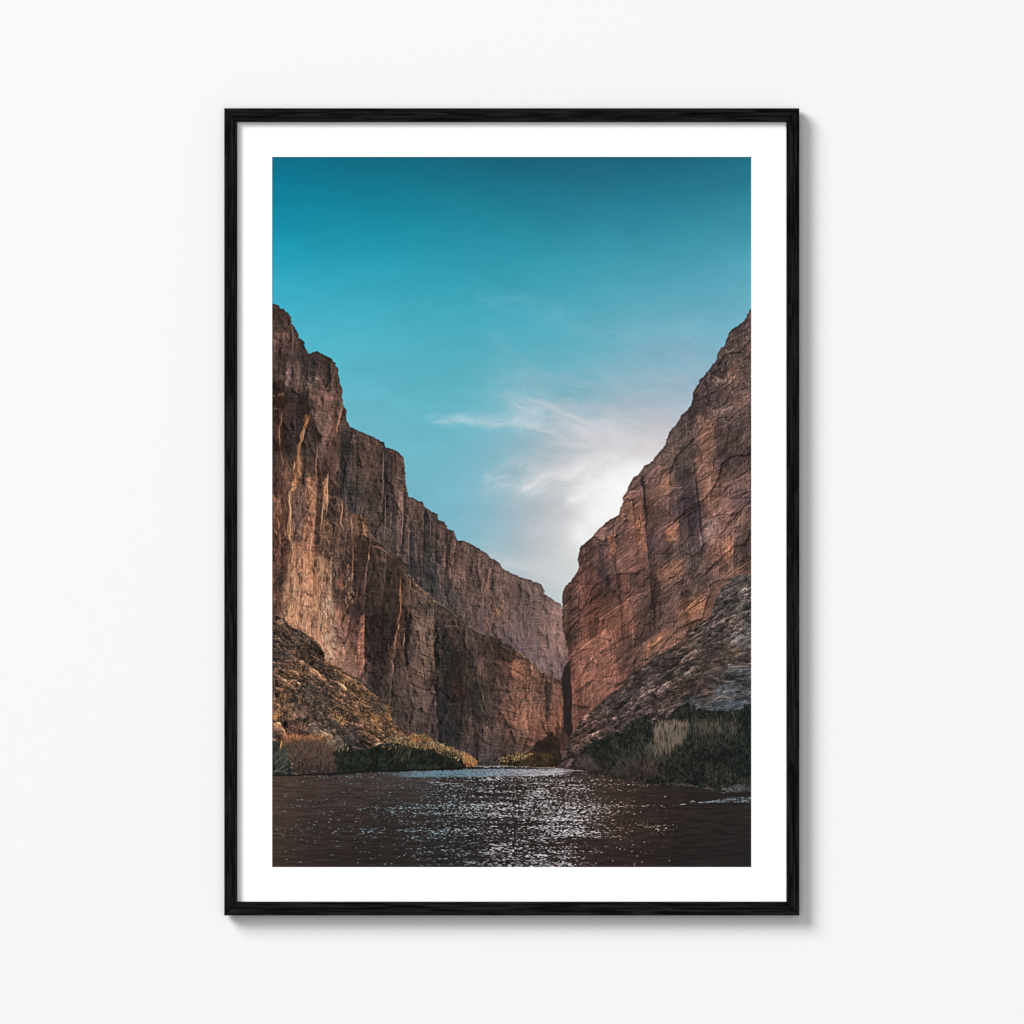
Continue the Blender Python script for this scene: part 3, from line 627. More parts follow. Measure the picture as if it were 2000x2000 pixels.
def front_wall(img):
    base = fieldmap(FRONT, 15)
    for i, (p, c, a) in enumerate(FRONT_P): patch(base, p, c, a, 2, 8, 2, 70 + i % 7)
    outline = [(520,880),(560,880),(566,905),(590,820),(604,808),(640,860),(664,870)] + FRONT_TOP[3:] + [(1108,1340),(1108,1500),(520,1500)]
    dim = 1 - .10 * ss(640, 700, GX) - .10 * ss(850, 880, GX) * ss(1330, 1270, GY - .25 * (GX - 900)) ; dim = dim - .12 * np.exp(-((GX - 885) / 34) ** 2) * ss(1230, 1290, GY)
    base = punch(base, 1.4) * np.array((1.05, .985, .95), np.float32) * dim[..., None]
    L = rocktex(.10, strata=.10, flute=.08, seed=340, sv=3.0, scales=((22,60,.9),(11,20,.8),(5.5,9,.5)), light=(.85,-.4))
    L = L + pillars(FRONT_J, .50, .50)
    g = base.mean(2, keepdims=True); base = g + (base - g) * (.86 - .16 * ss(940, 1040, GX))[..., None]
    hl = ss(.62, .75, fbm(GX / 4, GY / 30, 3, 390, .6)) * ss(820, 700, GX)   # flutes that catch the low sun
    col = tint(base, L, .04)
    sl, m = mask(outline, 1.0, 4, 1, 52)
    # left tower keeps its own skin higher up: fade in with height
    m = m * (ss(860, 930, GY[sl]) * (GX[sl] < 668) + (GX[sl] >= 668))
    lay = (sl, m)
    for p in ([(630,1005),(645,1012),(660,1030),(672,1048),(684,1058),(691,1075),(692,1095)],[(649,1005),(664,1022),(676,1036)]):
        stroke(col, [(x, y + 2) for x, y in p], (40,34,34), 2.4, .8, .4); stroke(col, p, (128,110,98), 1.5, .6, .5)
    # bright, broken flutes at the foot of the buttress
    foot = [(566,1052),(582,1060),(608,1085),(628,1085),(640,1100),(650,1160),(646,1230),(652,1275),(636,1292),(622,1262),(590,1236),(562,1220),(556,1180),(562,1120)]
    fleck(col, foot, (198,138,104), 5, 30, .03, .38, 905, .7)
    veins(col, foot, (84,56,46), 7, 40, .03, .78, .96, 900, 1.1)
    veins(col, foot, (238,188,146), 6.5, 34, .03, .80, .96, 910, .85)
    veins(col, [(552,1140),(604,1150),(616,1245),(575,1240),(550,1212)], (248,206,168), 5, 26, .02, .80, .96, 920, .85, 4)
    veins(col, [(552,1140),(604,1150),(616,1245),(575,1240),(550,1212)], (92,66,56), 5, 20, .02, .84, .97, 922, .7, 4)
    veins(col, [(626,1170),(650,1165),(656,1250),(652,1292),(634,1282)], (255,226,196), 5, 16, -.5, .74, .93, 930, 1.0, 3)
    veins(col, [(626,1170),(650,1165),(656,1250),(652,1292),(634,1282)], (74,54,46), 5, 14, -.5, .84, .97, 932, .8, 3)
    veins(col, [(640,1100),(658,1110),(650,1180),(640,1180)], (236,192,160), 4, 14, 0, .8, .95, 936, .8, 3)
    mid = [(618,930),(668,950),(690,1010),(700,1100),(692,1190),(650,1180),(640,1100),(622,1060)]
    veins(col, mid, (40,32,30), 7, 30, -.05, .78, .96, 940, .75)
    veins(col, mid, (190,142,108), 5.5, 18, -.08, .86, .98, 950, .7)
    fleck(col, [(664,970),(690,1000),(690,1040),(662,1030)], (176,136,110), 2.4, 12, -.25, .58, 955, .6, 3)
    edge = [(532,890),(560,890),(566,1060),(552,1190),(532,1196)]
    veins(col, edge, (42,33,31), 8, 34, 0, .80, .97, 960, .7)
    veins(col, edge, (170,114,84), 7, 22, 0, .90, .99, 965, .6)
    fleck(col, [(700,1180),(790,1150),(790,1300),(770,1380),(720,1330)], (34,28,28), 4, 9, 0, .56, 970, .4)
    fleck(col, [(700,1180),(790,1150),(790,1300),(770,1380),(720,1330)], (112,94,90), 2, 8, 0, .62, 975, .3)
    fleck(col, [(640,1240),(712,1200),(712,1330),(660,1315)], (120,88,76), 3, 9, 0, .54, 980, .5)
    fleck(col, [(860,1230),(1095,1340),(1095,1480),(860,1480)], (46,40,40), 12, 3.2, .1, .58, 985, .3)
    fleck(col, [(980,1290),(1095,1340),(1095,1440),(985,1440)], (168,112,88), 9, 3.4, .08, .58, 990, .3)
    for _ in range(120):
        x = rng.uniform(676, 690); y = rng.uniform(1095, 1180)
        stroke(col, [(x, y), (x + rng.normal(0, 1.2), y + rng.uniform(3, 10))], (220,170,132) if rng.random() < .5 else (60,44,40), rng.uniform(.9, 2), .6)
    for _ in range(60):
        x = rng.uniform(536, 566); y = rng.uniform(900, 1190); l = rng.uniform(3, 12)
        stroke(col, [(x, y), (x + rng.normal(0, 2), y + l)], (186,126,94) if rng.random() < .5 else (46,36,34), rng.uniform(1, 2.2), .5)
    # the sloping ledge where the two walls meet
    led = [(722,1042),(735,1056),(750,1066),(768,1082),(780,1090)], [(797,1120),(808,1135),(817,1145),(840,1164),(860,1179),(880,1194),(900,1209),(915,1221),(926,1232)], [(958,1240),(968,1244),(985,1256),(1000,1265),(1015,1275),(1030,1286),(1045,1300),(1055,1310),(1068,1318)]
    for p in led:
        ledge(col, [(x + 1, y + 4) for x, y in p], (54,46,44), 3, .6)
        ledge(col, [(x, y + 7) for x, y in p], (128,108,94), 1.5, .5)
        ledge(col, p, (180,156,134), 1.9, .85, .6)
        ledge(col, [(x + 2, y + 2) for x, y in p], (58,50,46), 1.6, .7, .8)
    stroke(col, [(800,1148),(815,1156),(830,1168),(842,1180)], (150,126,106), 1.6, .8, .6)
    stroke(col, [(724,1066),(738,1068),(750,1075),(757,1080)], (176,140,118), 1.6, .8, .4)
    stroke(col, [(865,1224),(880,1222),(900,1226),(914,1230)], (124,104,98), 1.6, .7, .5)
    for (x, y) in ((792,1112),(800,1120),(806,1130),(812,1142),(820,1150),(834,1158),(846,1172)):
        stroke(col, [(x, y), (x + 3, y + 3)], (206,166,112), 2.4, .7)
    for _ in range(70):
        x = rng.uniform(784, 846); y = 1102 + (x - 784) * 1.05 + rng.uniform(0, 26); l = rng.uniform(4, 12)
        stroke(col, [(x, y), (x + l * .45, y + l)], (150,116,84) if rng.random() < .5 else (54,44,40), 1.4, .6)
    # bedding cracks, slightly dipping to the right
    for p in ([(802,1182),(812,1190),(822,1194)],[(808,1203),(818,1208)],[(817,1272),(834,1282),(848,1288)],[(800,1302),(816,1312),(832,1318)],[(834,1320),(836,1310),(848,1312)],[(800,1332),(815,1340),(835,1350),(854,1360)],[(788,1340),(800,1352)],[(818,1262),(820,1274)],[(800,1380),(830,1392),(856,1400)],
              [(985,1420),(1000,1424),(1020,1428)],[(950,1350),(975,1346),(1000,1352)],[(1000,1306),(1022,1318)],[(992,1388),(1012,1394)],[(940,1447),(960,1456),(975,1458)],[(966,1464),(990,1470)],[(760,1250),(770,1260)],[(776,1290),(786,1306),(796,1316)],[(1025,1443),(1045,1448)],[(910,1392),(930,1398),(975,1402)]):
        stroke(col, p, (38,32,32), 1.9, .8, .5)
    for _ in range(60):
        x = rng.uniform(860, 1094); y = rng.uniform(1260, 1480)
        if y < 1240 + (x - 960) * .62 + 10: continue
        l = rng.uniform(5, 22)
        dk = rng.random() < .55
        stroke(col, [(x, y), (x + l, y + l * rng.uniform(.0, .22))], (48,38,36) if dk else ((172,116,92) if x > 980 else (124,104,98)), rng.uniform(.9, 1.8), rng.uniform(.3, .65), .3)
    for _ in range(70):
        x = rng.uniform(700, 860); y = rng.uniform(1090, 1420)
        l = rng.uniform(3, 14)
        stroke(col, [(x, y), (x + l, y + l * rng.uniform(0, .35))], (118,98,92) if rng.random() < .5 else (42,36,35), rng.uniform(.9, 1.6), rng.uniform(.3, .55))
    for p in ([(866,1272),(876,1275),(880,1279)],[(866,1372),(880,1376),(884,1374)],[(890,1354),(895,1362)],[(910,1390),(911,1410)]):
        stroke(col, p, (112,116,118), 1.2, .5, .3)
    stroke(col, [(1028,1300),(1026,1340),(1028,1390)], (58,42,38), 1.5, .7, .5)
    stroke(col, [(942,1355),(950,1385),(960,1400)], (128,100,92), 2, .5, .5)
    blend(img, lay[0], lay[1], col[lay[0]])
    # sunlit edges of the near buttress
    O = (206,144,98); P = (228,178,138); Q = (212,158,124)
    for p, c, w in (([(603,811),(600,826),(596,834)],O,5),([(596,832),(592,842),(588,852),(590,862)],O,7),([(595,838),(593,852),(590,864)],P,3),([(588,858),(585,872),(583,888)],O,6),([(584,880),(582,898),(578,912)],(212,150,100),5),
                    ([(576,900),(574,912),(573,920)],P,3.5),([(573,918),(577,930),(574,950)],(190,118,80),4),([(573,940),(572,952),(567,962)],P,4.5),([(567,958),(566,980),(568,1000),(567,1022)],P,8),([(567,1015),(569,1036),(566,1052),(571,1062)],(226,172,126),6),([(562,1020),(563,1040),(566,1055)],(190,140,100),4),
                    ([(546,832),(546,850),(547,868)],(214,150,112),2),([(552,806),(549,825),(546,835)],(150,120,108),2),([(549,880),(553,898),(556,905)],(150,112,78),2),([(556,915),(555,940),(553,955)],(160,120,96),1.6),
                    ([(667,797),(664,815),(660,832)],(222,160,124),3),([(662,818),(658,835),(657,845)],(206,150,116),3),([(650,830),(644,842),(640,850)],(170,130,114),3),
                    ([(619,860),(620,890),(618,900),(619,950)],(176,132,110),2.4),([(642,920),(640,945),(641,975),(639,1005)],P,3),([(632,960),(630,985),(629,1010),(627,1030)],P,3.5),([(637,940),(634,960),(636,985)],(206,140,100),4),
                    ([(614,1020),(611,1045),(608,1060),(607,1090)],P,2.6),([(668,975),(669,1000),(665,1015),(668,1030)],(220,160,116),2.4),([(664,1008),(667,1025),(672,1035)],(226,170,130),2),([(685,1005),(687,1020),(688,1036)],(214,160,130),2),
                    ([(689,1070),(690,1085),(688,1110),(687,1150)],(190,140,112),2),([(647,1090),(646,1120),(646,1150),(645,1165)],(226,188,160),1.8),([(722,1040),(723,1060),(721,1085),(716,1110),(712,1150)],(160,122,106),1.7),([(720,1080),(721,1090)],P,1.6),
                    ([(755,1090),(752,1110),(750,1150),(748,1170)],(130,106,98),1.5),([(784,1120),(782,1140),(783,1165),(782,1190),(778,1220)],(206,146,112),2.2),([(779,1217),(779,1230)],(244,190,126),2.6),([(775,1228),(772,1255),(770,1270)],(170,128,104),1.6),([(790,1235),(791,1250),(788,1262)],(206,162,136),2.2),
                    ([(540,1010),(545,1020),(544,1040)],(210,146,100),2),([(549,990),(549,1005)],(190,130,104),2.5),([(538,1034),(541,1042)],(220,160,120),2),([(536,1130),(533,1142)],(176,116,92),2)):
        n = 1 if w < 2.2 else 3 if w < 4 else 6
        for q in rng.uniform(.78, 1.04, n): stroke(img, [(x + rng.normal(0, w * .27 if n > 1 else .1), y + rng.normal(0, 2)) for x, y in p], tuple(v * q for v in c), max(1.1, w / n * 1.25), .66, .6)
        if w > 3: stroke(img, [(x - w * .7, y) for x, y in p], (66,50,44), w * .5, .5, .9)

# ---- the right cliff: bedding climbs to the right, stained with dark runs
RIGHT = [(1455,640,78,62,56),(1440,660,104,90,80),(1460,680,100,74,64),(1425,690,92,76,66),(1440,720,130,100,84),(1455,740,80,68,64),(1410,700,92,78,70),(1400,730,76,62,58),(1430,745,140,104,86),(1455,770,112,88,76),(1415,760,86,70,62),(1380,760,74,60,58),(1450,790,136,104,90),(1440,815,104,84,76),(1380,790,76,62,58),(1360,800,78,64,60),(1400,800,132,108,96),(1385,830,140,106,90),(1375,860,150,108,88),(1350,830,86,70,64),(1330,850,92,76,66),(1420,840,78,64,60),(1450,850,84,68,64),(1425,880,84,68,62),(1455,880,98,74,64),(1310,880,98,80,68),(1350,880,92,76,66),
 (1290,920,104,80,68),(1265,935,106,82,72),(1280,960,132,92,74),(1300,940,146,104,82),(1300,980,122,88,72),(1330,920,84,72,68),(1345,950,88,72,66),(1375,910,138,100,86),(1385,950,152,110,90),(1380,990,152,112,94),(1385,1030,158,124,108),(1345,980,72,60,64),(1350,1010,74,60,62),(1320,980,88,70,68),(1430,910,84,68,62),(1455,930,142,108,94),(1425,950,124,92,78),(1410,980,138,100,82),(1450,980,96,78,72),(1410,1020,138,98,80),(1450,1010,116,86,70),(1420,1060,158,108,84),(1450,1050,100,78,68),(1455,1085,84,68,62),
 (1240,950,112,84,70),(1230,990,124,88,68),(1250,1000,146,98,72),(1245,1040,150,98,74),(1220,1030,118,84,68),(1270,1010,96,74,66),(1290,1010,98,76,66),(1310,1040,158,108,82),(1285,1050,100,74,66),(1275,1050,74,60,58),(1340,1050,84,70,68),(1350,1080,88,74,66),(1330,1070,104,84,74),(1300,1080,92,72,64),
 (1190,1040,118,88,74),(1160,1060,112,82,70),(1200,1060,116,86,74),(1230,1070,124,86,70),(1145,1080,116,84,68),(1140,1110,124,84,66),(1175,1100,70,58,56),(1190,1080,152,98,76),(1210,1100,112,82,70),(1240,1110,118,80,66),(1155,1130,124,80,64),(1180,1140,84,64,58),(1210,1130,124,80,62),(1250,1140,112,76,62),(1290,1110,134,94,74),(1320,1110,146,106,86),(1280,1120,72,56,52),(1350,1120,86,72,64),(1390,1090,112,80,64),(1380,1140,98,80,70),(1420,1110,124,90,74),(1455,1110,124,86,66),(1395,1160,134,92,70),
 (1115,1150,104,74,60),(1115,1180,78,58,50),(1108,1230,82,58,46),(1130,1160,124,78,58),(1145,1180,138,84,62),(1140,1220,140,86,62),(1170,1190,124,78,58),(1200,1170,112,76,60),(1220,1190,140,90,66),(1250,1180,98,72,58),(1280,1160,76,58,52),(1300,1150,128,94,76),(1330,1150,104,82,70),(1300,1200,98,74,62),(1280,1220,72,56,50),(1270,1190,84,62,54),(1340,1190,150,100,72),(1370,1180,140,94,68),(1320,1220,120,84,64),(1250,1240,80,60,50),(1295,1240,160,106,78),
 (1140,1260,148,88,64),(1170,1260,150,92,68),(1200,1240,146,90,64),(1230,1230,134,84,62),(1170,1310,148,92,68),(1200,1290,142,88,66),(1225,1270,116,80,62),(1140,1320,146,88,64),(1130,1370,142,84,60),(1160,1350,150,92,66),(1190,1320,138,86,64),(1240,1290,110,76,60),(1260,1270,150,100,74),(1120,1290,124,76,56),(1120,1350,136,82,60),(1122,1410,140,82,58),(1140,1390,124,80,60)]
RIGHT_P = [
 ([(1350,745),(1400,715),(1415,735),(1420,760),(1405,800),(1360,800),(1345,790)],(74,60,57),.5),
 ([(1412,685),(1424,690),(1424,730),(1414,730)],(66,58,52),.6),
 ([(1424,715),(1440,708),(1438,735),(1428,752),(1422,735)],(144,108,88),.7),
 ([(1398,742),(1410,740),(1411,750),(1400,752)],(164,140,124),.75),
 ([(1430,770),(1460,760),(1463,775),(1448,800),(1436,808),(1434,790)],(150,114,98),.6),
 ([(1392,800),(1412,790),(1416,800),(1400,812),(1386,806)],(158,128,112),.6),
 ([(1364,806),(1376,818),(1388,815),(1400,820),(1394,850),(1390,900),(1372,930),(1358,900),(1366,860)],(152,110,90),.65),
 ([(1400,820),(1430,800),(1467,790),(1467,870),(1440,900),(1410,900),(1396,880)],(82,66,62),.6),
 ([(1318,890),(1352,880),(1358,930),(1340,950),(1316,940)],(84,74,66),.5),
 ([(1358,900),(1390,896),(1398,920),(1402,970),(1392,1010),(1375,1010),(1366,980)],(154,112,92),.6),
 ([(1374,1012),(1398,1010),(1394,1045),(1382,1050)],(168,136,122),.65),
 ([(1400,925),(1408,915),(1430,925),(1420,950),(1404,960)],(114,86,72),.5),
 ([(1294,935),(1306,915),(1312,930),(1306,960),(1300,965),(1290,950)],(154,106,82),.6),
 ([(1306,990),(1322,978),(1328,1000),(1322,1010),(1312,1010)],(68,54,64),.6),
 ([(1328,965),(1358,948),(1364,990),(1366,1040),(1368,1080),(1350,1060),(1345,1000),(1330,985)],(70,58,60),.65),
 ([(1252,926),(1258,930),(1262,975),(1266,1020),(1262,1045),(1256,1000),(1254,960)],(50,42,40),.8),
 ([(1262,1030),(1276,1034),(1280,1060),(1276,1100),(1266,1090),(1262,1060)],(66,54,56),.7),
 ([(1238,1005),(1258,998),(1262,1040),(1268,1075),(1256,1085),(1242,1040)],(158,102,74),.55),
 ([(1262,970),(1300,995),(1318,1010),(1296,1030),(1264,1030)],(94,74,64),.5),
 ([(1298,1032),(1320,1016),(1326,1034),(1322,1060),(1300,1058)],(166,112,82),.65),
 ([(1186,1050),(1202,1040),(1204,1060),(1200,1090),(1192,1078),(1186,1062)],(158,104,80),.65),
 ([(1168,1062),(1184,1050),(1186,1090),(1192,1130),(1190,1150),(1180,1140),(1168,1110)],(64,54,56),.75),
 ([(1177,1120),(1192,1130),(1188,1165),(1180,1150)],(62,52,50),.6),
 ([(1266,1100),(1282,1098),(1288,1150),(1282,1200),(1276,1240),(1262,1250),(1272,1180)],(62,50,48),.7),
 ([(1284,1110),(1330,1090),(1340,1110),(1310,1140),(1288,1150)],(148,104,80),.55),
 ([(1334,1105),(1356,1110),(1350,1160),(1334,1170)],(80,64,60),.6),
 ([(1410,1055),(1434,1040),(1436,1075),(1424,1100),(1412,1090)],(162,110,84),.6),
 ([(1437,1050),(1462,1040),(1467,1090),(1440,1110),(1430,1090)],(78,64,60),.6),
 ([(1102,1158),(1112,1150),(1112,1220),(1106,1240),(1100,1200)],(98,72,58),.6),
 ([(1113,1150),(1130,1150),(1132,1200),(1124,1260),(1112,1250)],(70,54,48),.7),
 ([(1244,1210),(1262,1190),(1290,1200),(1286,1230),(1266,1245),(1250,1270),(1240,1240)],(78,60,52),.65),
 ([(1340,1182),(1378,1168),(1372,1190),(1344,1204),(1336,1196)],(172,114,80),.65),
 ([(1266,1256),(1300,1230),(1308,1236),(1284,1258),(1262,1276)],(160,108,80),.6),
 ([(1220,1270),(1240,1250),(1236,1280),(1222,1300)],(84,66,56),.6),
 ([(1228,1320),(1244,1300),(1256,1290),(1244,1312),(1232,1330)],(70,62,52),.6),
 ([(1170,1290),(1188,1280),(1206,1310),(1180,1330)],(140,92,70),.4),
 ([(1228,1125),(1246,1118),(1246,1150),(1232,1150)],(84,70,62),.55),
]
RIGHT_J = [(.9,[(1253,920),(1262,1040),(1268,1100),(1278,1245)]),(.8,[(1176,1030),(1190,1080),(1203,1120),(1214,1262)]),(1.0,[(1352,880),(1362,980),(1371,1060),(1362,1160)]),(.7,[(1398,800),(1390,930),(1386,1000)]),(.7,[(1130,1150),(1128,1265)]),(.7,[(1314,850),(1320,960),(1330,1060)]),(.6,[(1424,690),(1432,780),(1440,900)]),(.7,[(1284,1090),(1290,1170),(1282,1235)]),(.5,[(1228,945),(1238,1010),(1244,1100)]),(.6,[(1412,1000),(1404,1060),(1410,1140)]),(.6,[(1440,1040),(1428,1110)]),(.5,[(1160,1180),(1166,1290),(1160,1380)]),(.5,[(1198,1180),(1200,1290)]),(.6,[(1236,1190),(1240,1290)]),(.5,[(1152,1056),(1150,1130)])]
RA = math.radians(-39)
def right_wall(img):
    base = fieldmap(RIGHT, 16)
    g = base.mean(2, keepdims=True); base = (g + (base - g) * (.88 - .14 * ss(1100, 1300, GY))[..., None]) * 1.0 * np.array((.99, .98, 1.04), np.float32)
    for i, (p, c, a) in enumerate(RIGHT_P): patch(base, p, c, a * .72, 2.4, 9, 2, 80 + i % 7)
    # dark runs of desert varnish hanging down the face
    v = fbm(GX / 26 - GY / 260, GY / 120, 4, 410, .55)
    base *= (1 - .17 * ss(.50, .64, v))[..., None]
    base = punch(base, 1.15)
    L = rocktex(RA, seed=420, sv=3.4, su=46, grain=.12, scales=((64,36,.9),(28,13,.6),(10,5.5,.25)), light=(-.35,-.85), crack=.36)
    L = L + pillars(RIGHT_J, .45, .25)
    col = tint(base, L, .04)
    sl, m = mask(RIGHT_SKY + RIGHT_BASE, 1.1, 4, 1, 53)
    edge = np.clip(m - np.roll(np.roll(m, 2, 1), 3, 0), 0, 1)
    col[sl] *= (1 - .25 * edge)[..., None]
    lay = (sl, m)
    D = (40,28,26)
    for p, w in (([(1290,1040),(1310,1026),(1326,1013),(1345,996),(1358,984)],2),([(1297,1036),(1316,1021),(1332,1006)],1.6),([(1336,999),(1352,986),(1362,982)],2.2),([(1338,1004),(1355,992)],1.6),([(1318,1018),(1338,1006)],1.4),
                 ([(1306,988),(1326,974),(1340,964)],1.6),([(1332,962),(1350,954)],1.6),([(1364,944),(1380,932),(1393,918)],2),([(1362,944),(1372,936)],1.6),([(1430,940),(1446,930),(1467,914)],3),([(1408,968),(1420,952),(1434,944)],3),
                 ([(1421,1026),(1436,1008),(1450,992),(1467,978)],3),([(1396,1052),(1410,1040),(1416,1032),(1428,1022)],2.6),([(1370,1014),(1380,1006)],2.4),([(1382,1050),(1394,1042)],1.4),([(1372,1068),(1380,1062)],2),([(1326,1020),(1345,1008)],1.4),
                 ([(1270,936),(1262,948),(1258,960)],1.6),([(1294,912),(1302,902),(1308,896)],2),([(1286,944),(1292,930),(1300,918)],2.2),([(1338,1055),(1350,1047),(1362,1044)],2.2),([(1340,1051),(1352,1044)],1.6),([(1326,1052),(1332,1044)],1.6),
                 ([(1220,1115),(1232,1108),(1244,1096),(1250,1088)],2),([(1168,1178),(1174,1170),(1186,1160)],2.4),([(1214,1178),(1226,1168),(1235,1156)],2.4),([(1212,1170),(1222,1158)],1.4),([(1140,1082),(1150,1082)],1.4),([(1135,1086),(1148,1084)],1.2),
                 ([(1280,1118),(1296,1104),(1318,1086)],2),([(1284,1124),(1300,1110),(1308,1100)],1.6),([(1282,1148),(1300,1136),(1322,1122),(1348,1102)],2),([(1310,1120),(1328,1104),(1345,1092)],1.8),([(1278,1168),(1300,1158),(1322,1138),(1345,1128)],2),
                 ([(1342,1193),(1360,1180),(1388,1164)],2.2),([(1240,1215),(1256,1200),(1272,1186),(1284,1170)],2),([(1214,1240),(1210,1252),(1196,1262),(1178,1278)],2),([(1196,1298),(1208,1288),(1216,1280)],2.4),([(1183,1324),(1193,1320),(1196,1310),(1202,1304)],2.2),([(1208,1250),(1196,1268),(1180,1280),(1162,1296)],1.4),
                 ([(1456,1092),(1467,1086)],2.4),([(1447,1112),(1458,1104),(1467,1100)],2),([(1162,1216),(1170,1204)],1.6),([(1158,1192),(1170,1186)],3.4),([(1172,1190),(1178,1184)],2),([(1440,640),(1430,655),(1418,672)],1.2),([(1418,688),(1434,676),(1446,668)],2),([(1424,722),(1434,712)],1.8),
                 ([(1390,830),(1396,826)],3),([(1392,832),(1394,828)],2.4),([(1414,870),(1440,850),(1467,828)],1.8),([(1410,880),(1430,862)],1.5),([(1395,895),(1392,905),(1396,916)],3)):
        stroke(col, [(x, y + w * .8 + .8) for x, y in p], (168,116,88), 1.2, .35, .5)
        stroke(col, p, D, w * .8, .85, .7)
    for p, w in (([(1201,1080),(1202,1110),(1203,1118)],2),([(1358,930),(1362,965),(1366,1000),(1371,1040)],2.6),([(1255,930),(1258,970),(1262,1010)],2.4),([(1212,1170),(1214,1210),(1218,1260)],2),([(1226,1180),(1226,1200)],1.5),([(1280,1170),(1278,1200),(1276,1235)],3),([(1208,1158),(1211,1180)],2),([(1130,1160),(1131,1200)],1.6)):
        stroke(col, p, (46,34,32), w, .75, .6)
    for _ in range(170):                                # short bedding cracks and catching lips
        x = rng.uniform(1105, 1466); y = rng.uniform(610, 1400)
        if x < 1480 - (y - 585) * .83 + 14 and y < 1100: continue
        if y > 1435 - (x - 1117) * .87 - 6: continue
        l = rng.uniform(4, 20); a = RA + rng.normal(0, .12)
        dk = rng.random() < .6
        c = (50,36,34) if dk else ((176,122,94) if rng.random() < .6 else (140,112,98))
        stroke(col, [(x, y), (x + l * math.cos(a), y + l * math.sin(a))], c, rng.uniform(.9, 2.0), rng.uniform(.3, .7), .35)
    for _ in range(50):
        x = rng.uniform(1105, 1466); y = rng.uniform(700, 1400)
        if x < 1480 - (y - 585) * .83 + 20 and y < 1100: continue
        if y > 1435 - (x - 1117) * .87 - 20: continue
        l = rng.uniform(8, 30)
        stroke(col, [(x, y), (x + l * .09, y + l)], (58,44,42) if rng.random() < .6 else (166,112,86), rng.uniform(.9, 1.8), rng.uniform(.2, .5), .4)
    for _ in range(60):                                  # bright chips high on the face
        x = rng.uniform(1370, 1466); y = rng.uniform(640, 820)
        if x < 1480 - (y - 585) * .83 + 16: continue
        stroke(col, [(x, y), (x + rng.normal(0, 2), y + rng.uniform(2, 6))], (170,144,124), rng.uniform(1.4, 3), .55)
    blend(img, lay[0], lay[1], col[lay[0]])

def cleft(img):
    patch(img, [(1085,1420),(1112,1420),(1125,1440),(1110,1470),(1085,1495)], (58,44,40), .8, 1, 5, 1)
    pc = [(1112,1290),(1102,1302),(1097,1320),(1096,1332),(1099,1348),(1100,1370),(1099,1398),(1101,1425),(1106,1436),(1116,1436),(1119,1424),(1116,1400),(1118,1360),(1115,1330),(1114,1300)]
    sl, m = mask(pc, 1, 5, 1, 54)
    blend(img, sl, m, np.stack([np.clip(v + .05 * (fbm(GX[sl] / 5, GY[sl] / 3, 3, 440) - .5), 0, 1) for v in (.155, .125, .12)], -1), .95)
# ---- boulder slopes
TL = [(540,1210,64,56,54),(560,1225,90,74,60),(575,1245,84,72,68),(545,1250,56,50,50),(600,1260,56,50,50),(620,1280,66,56,50),(545,1290,62,62,64),(560,1300,110,78,60),(590,1290,92,72,58),(630,1290,84,64,52),(580,1310,108,80,64),(620,1310,112,84,64),(550,1330,96,72,58),(660,1315,96,76,58),(650,1330,84,68,58),(600,1335,70,60,56),(590,1350,56,56,54),(640,1350,66,56,52),(690,1340,92,72,54),(620,1370,54,54,54),(560,1360,92,68,54),(580,1370,58,54,52),(545,1400,130,94,56),(560,1400,72,60,56),(600,1390,64,58,54),(640,1380,70,58,52),(680,1360,86,68,58),(720,1365,84,66,54),(735,1375,82,64,48),(745,1400,90,68,50),(700,1390,110,80,58),(660,1410,96,74,56),(690,1420,84,68,60),(620,1420,62,58,54),(580,1420,88,64,56),(560,1425,80,60,50),(730,1420,104,80,60),(760,1420,100,76,58),(650,1425,52,54,54),(690,1445,56,56,58),(720,1450,72,60,54),(780,1440,96,70,54),(820,1450,92,68,54),(600,1450,60,54,50),(540,1450,70,62,58)]
TR = [(1460,1125,112,104,100),(1430,1140,92,86,86),(1450,1160,108,102,96),(1420,1170,92,86,86),(1460,1190,104,98,92),(1400,1200,88,78,76),(1440,1220,118,100,88),(1462,1225,102,101,103),(1380,1230,84,74,72),(1350,1240,78,68,66),(1340,1250,112,90,72),(1400,1250,78,70,68),(1450,1250,120,116,120),(1320,1280,76,64,60),(1370,1270,76,66,62),(1430,1275,114,94,80),(1460,1285,102,84,74),(1400,1300,92,76,68),(1290,1300,74,64,62),(1330,1310,84,74,68),(1270,1320,80,70,68),(1300,1330,84,72,68),(1360,1310,82,72,66),(1430,1308,84,87,89),(1462,1310,91,94,97),(1450,1325,66,68,70),(1390,1325,82,78,74),(1280,1350,96,80,76),(1340,1340,70,56,50),(1320,1350,88,72,64),(1420,1350,91,95,101),(1450,1350,75,77,80),(1375,1345,78,64,58),(1240,1340,68,60,56),(1220,1360,84,72,70),(1250,1370,92,76,74),(1300,1370,80,68,64),(1200,1380,80,68,66),(1240,1390,88,74,72),(1350,1370,82,87,91),(1400,1380,86,93,99),(1450,1370,84,91,96),(1180,1400,84,70,66),(1210,1410,90,76,72),(1150,1420,92,72,64),(1130,1440,88,68,58),(1160,1430,86,70,66),(1120,1470,78,64,60),(1095,1490,72,60,58),(1110,1490,72,60,58)]

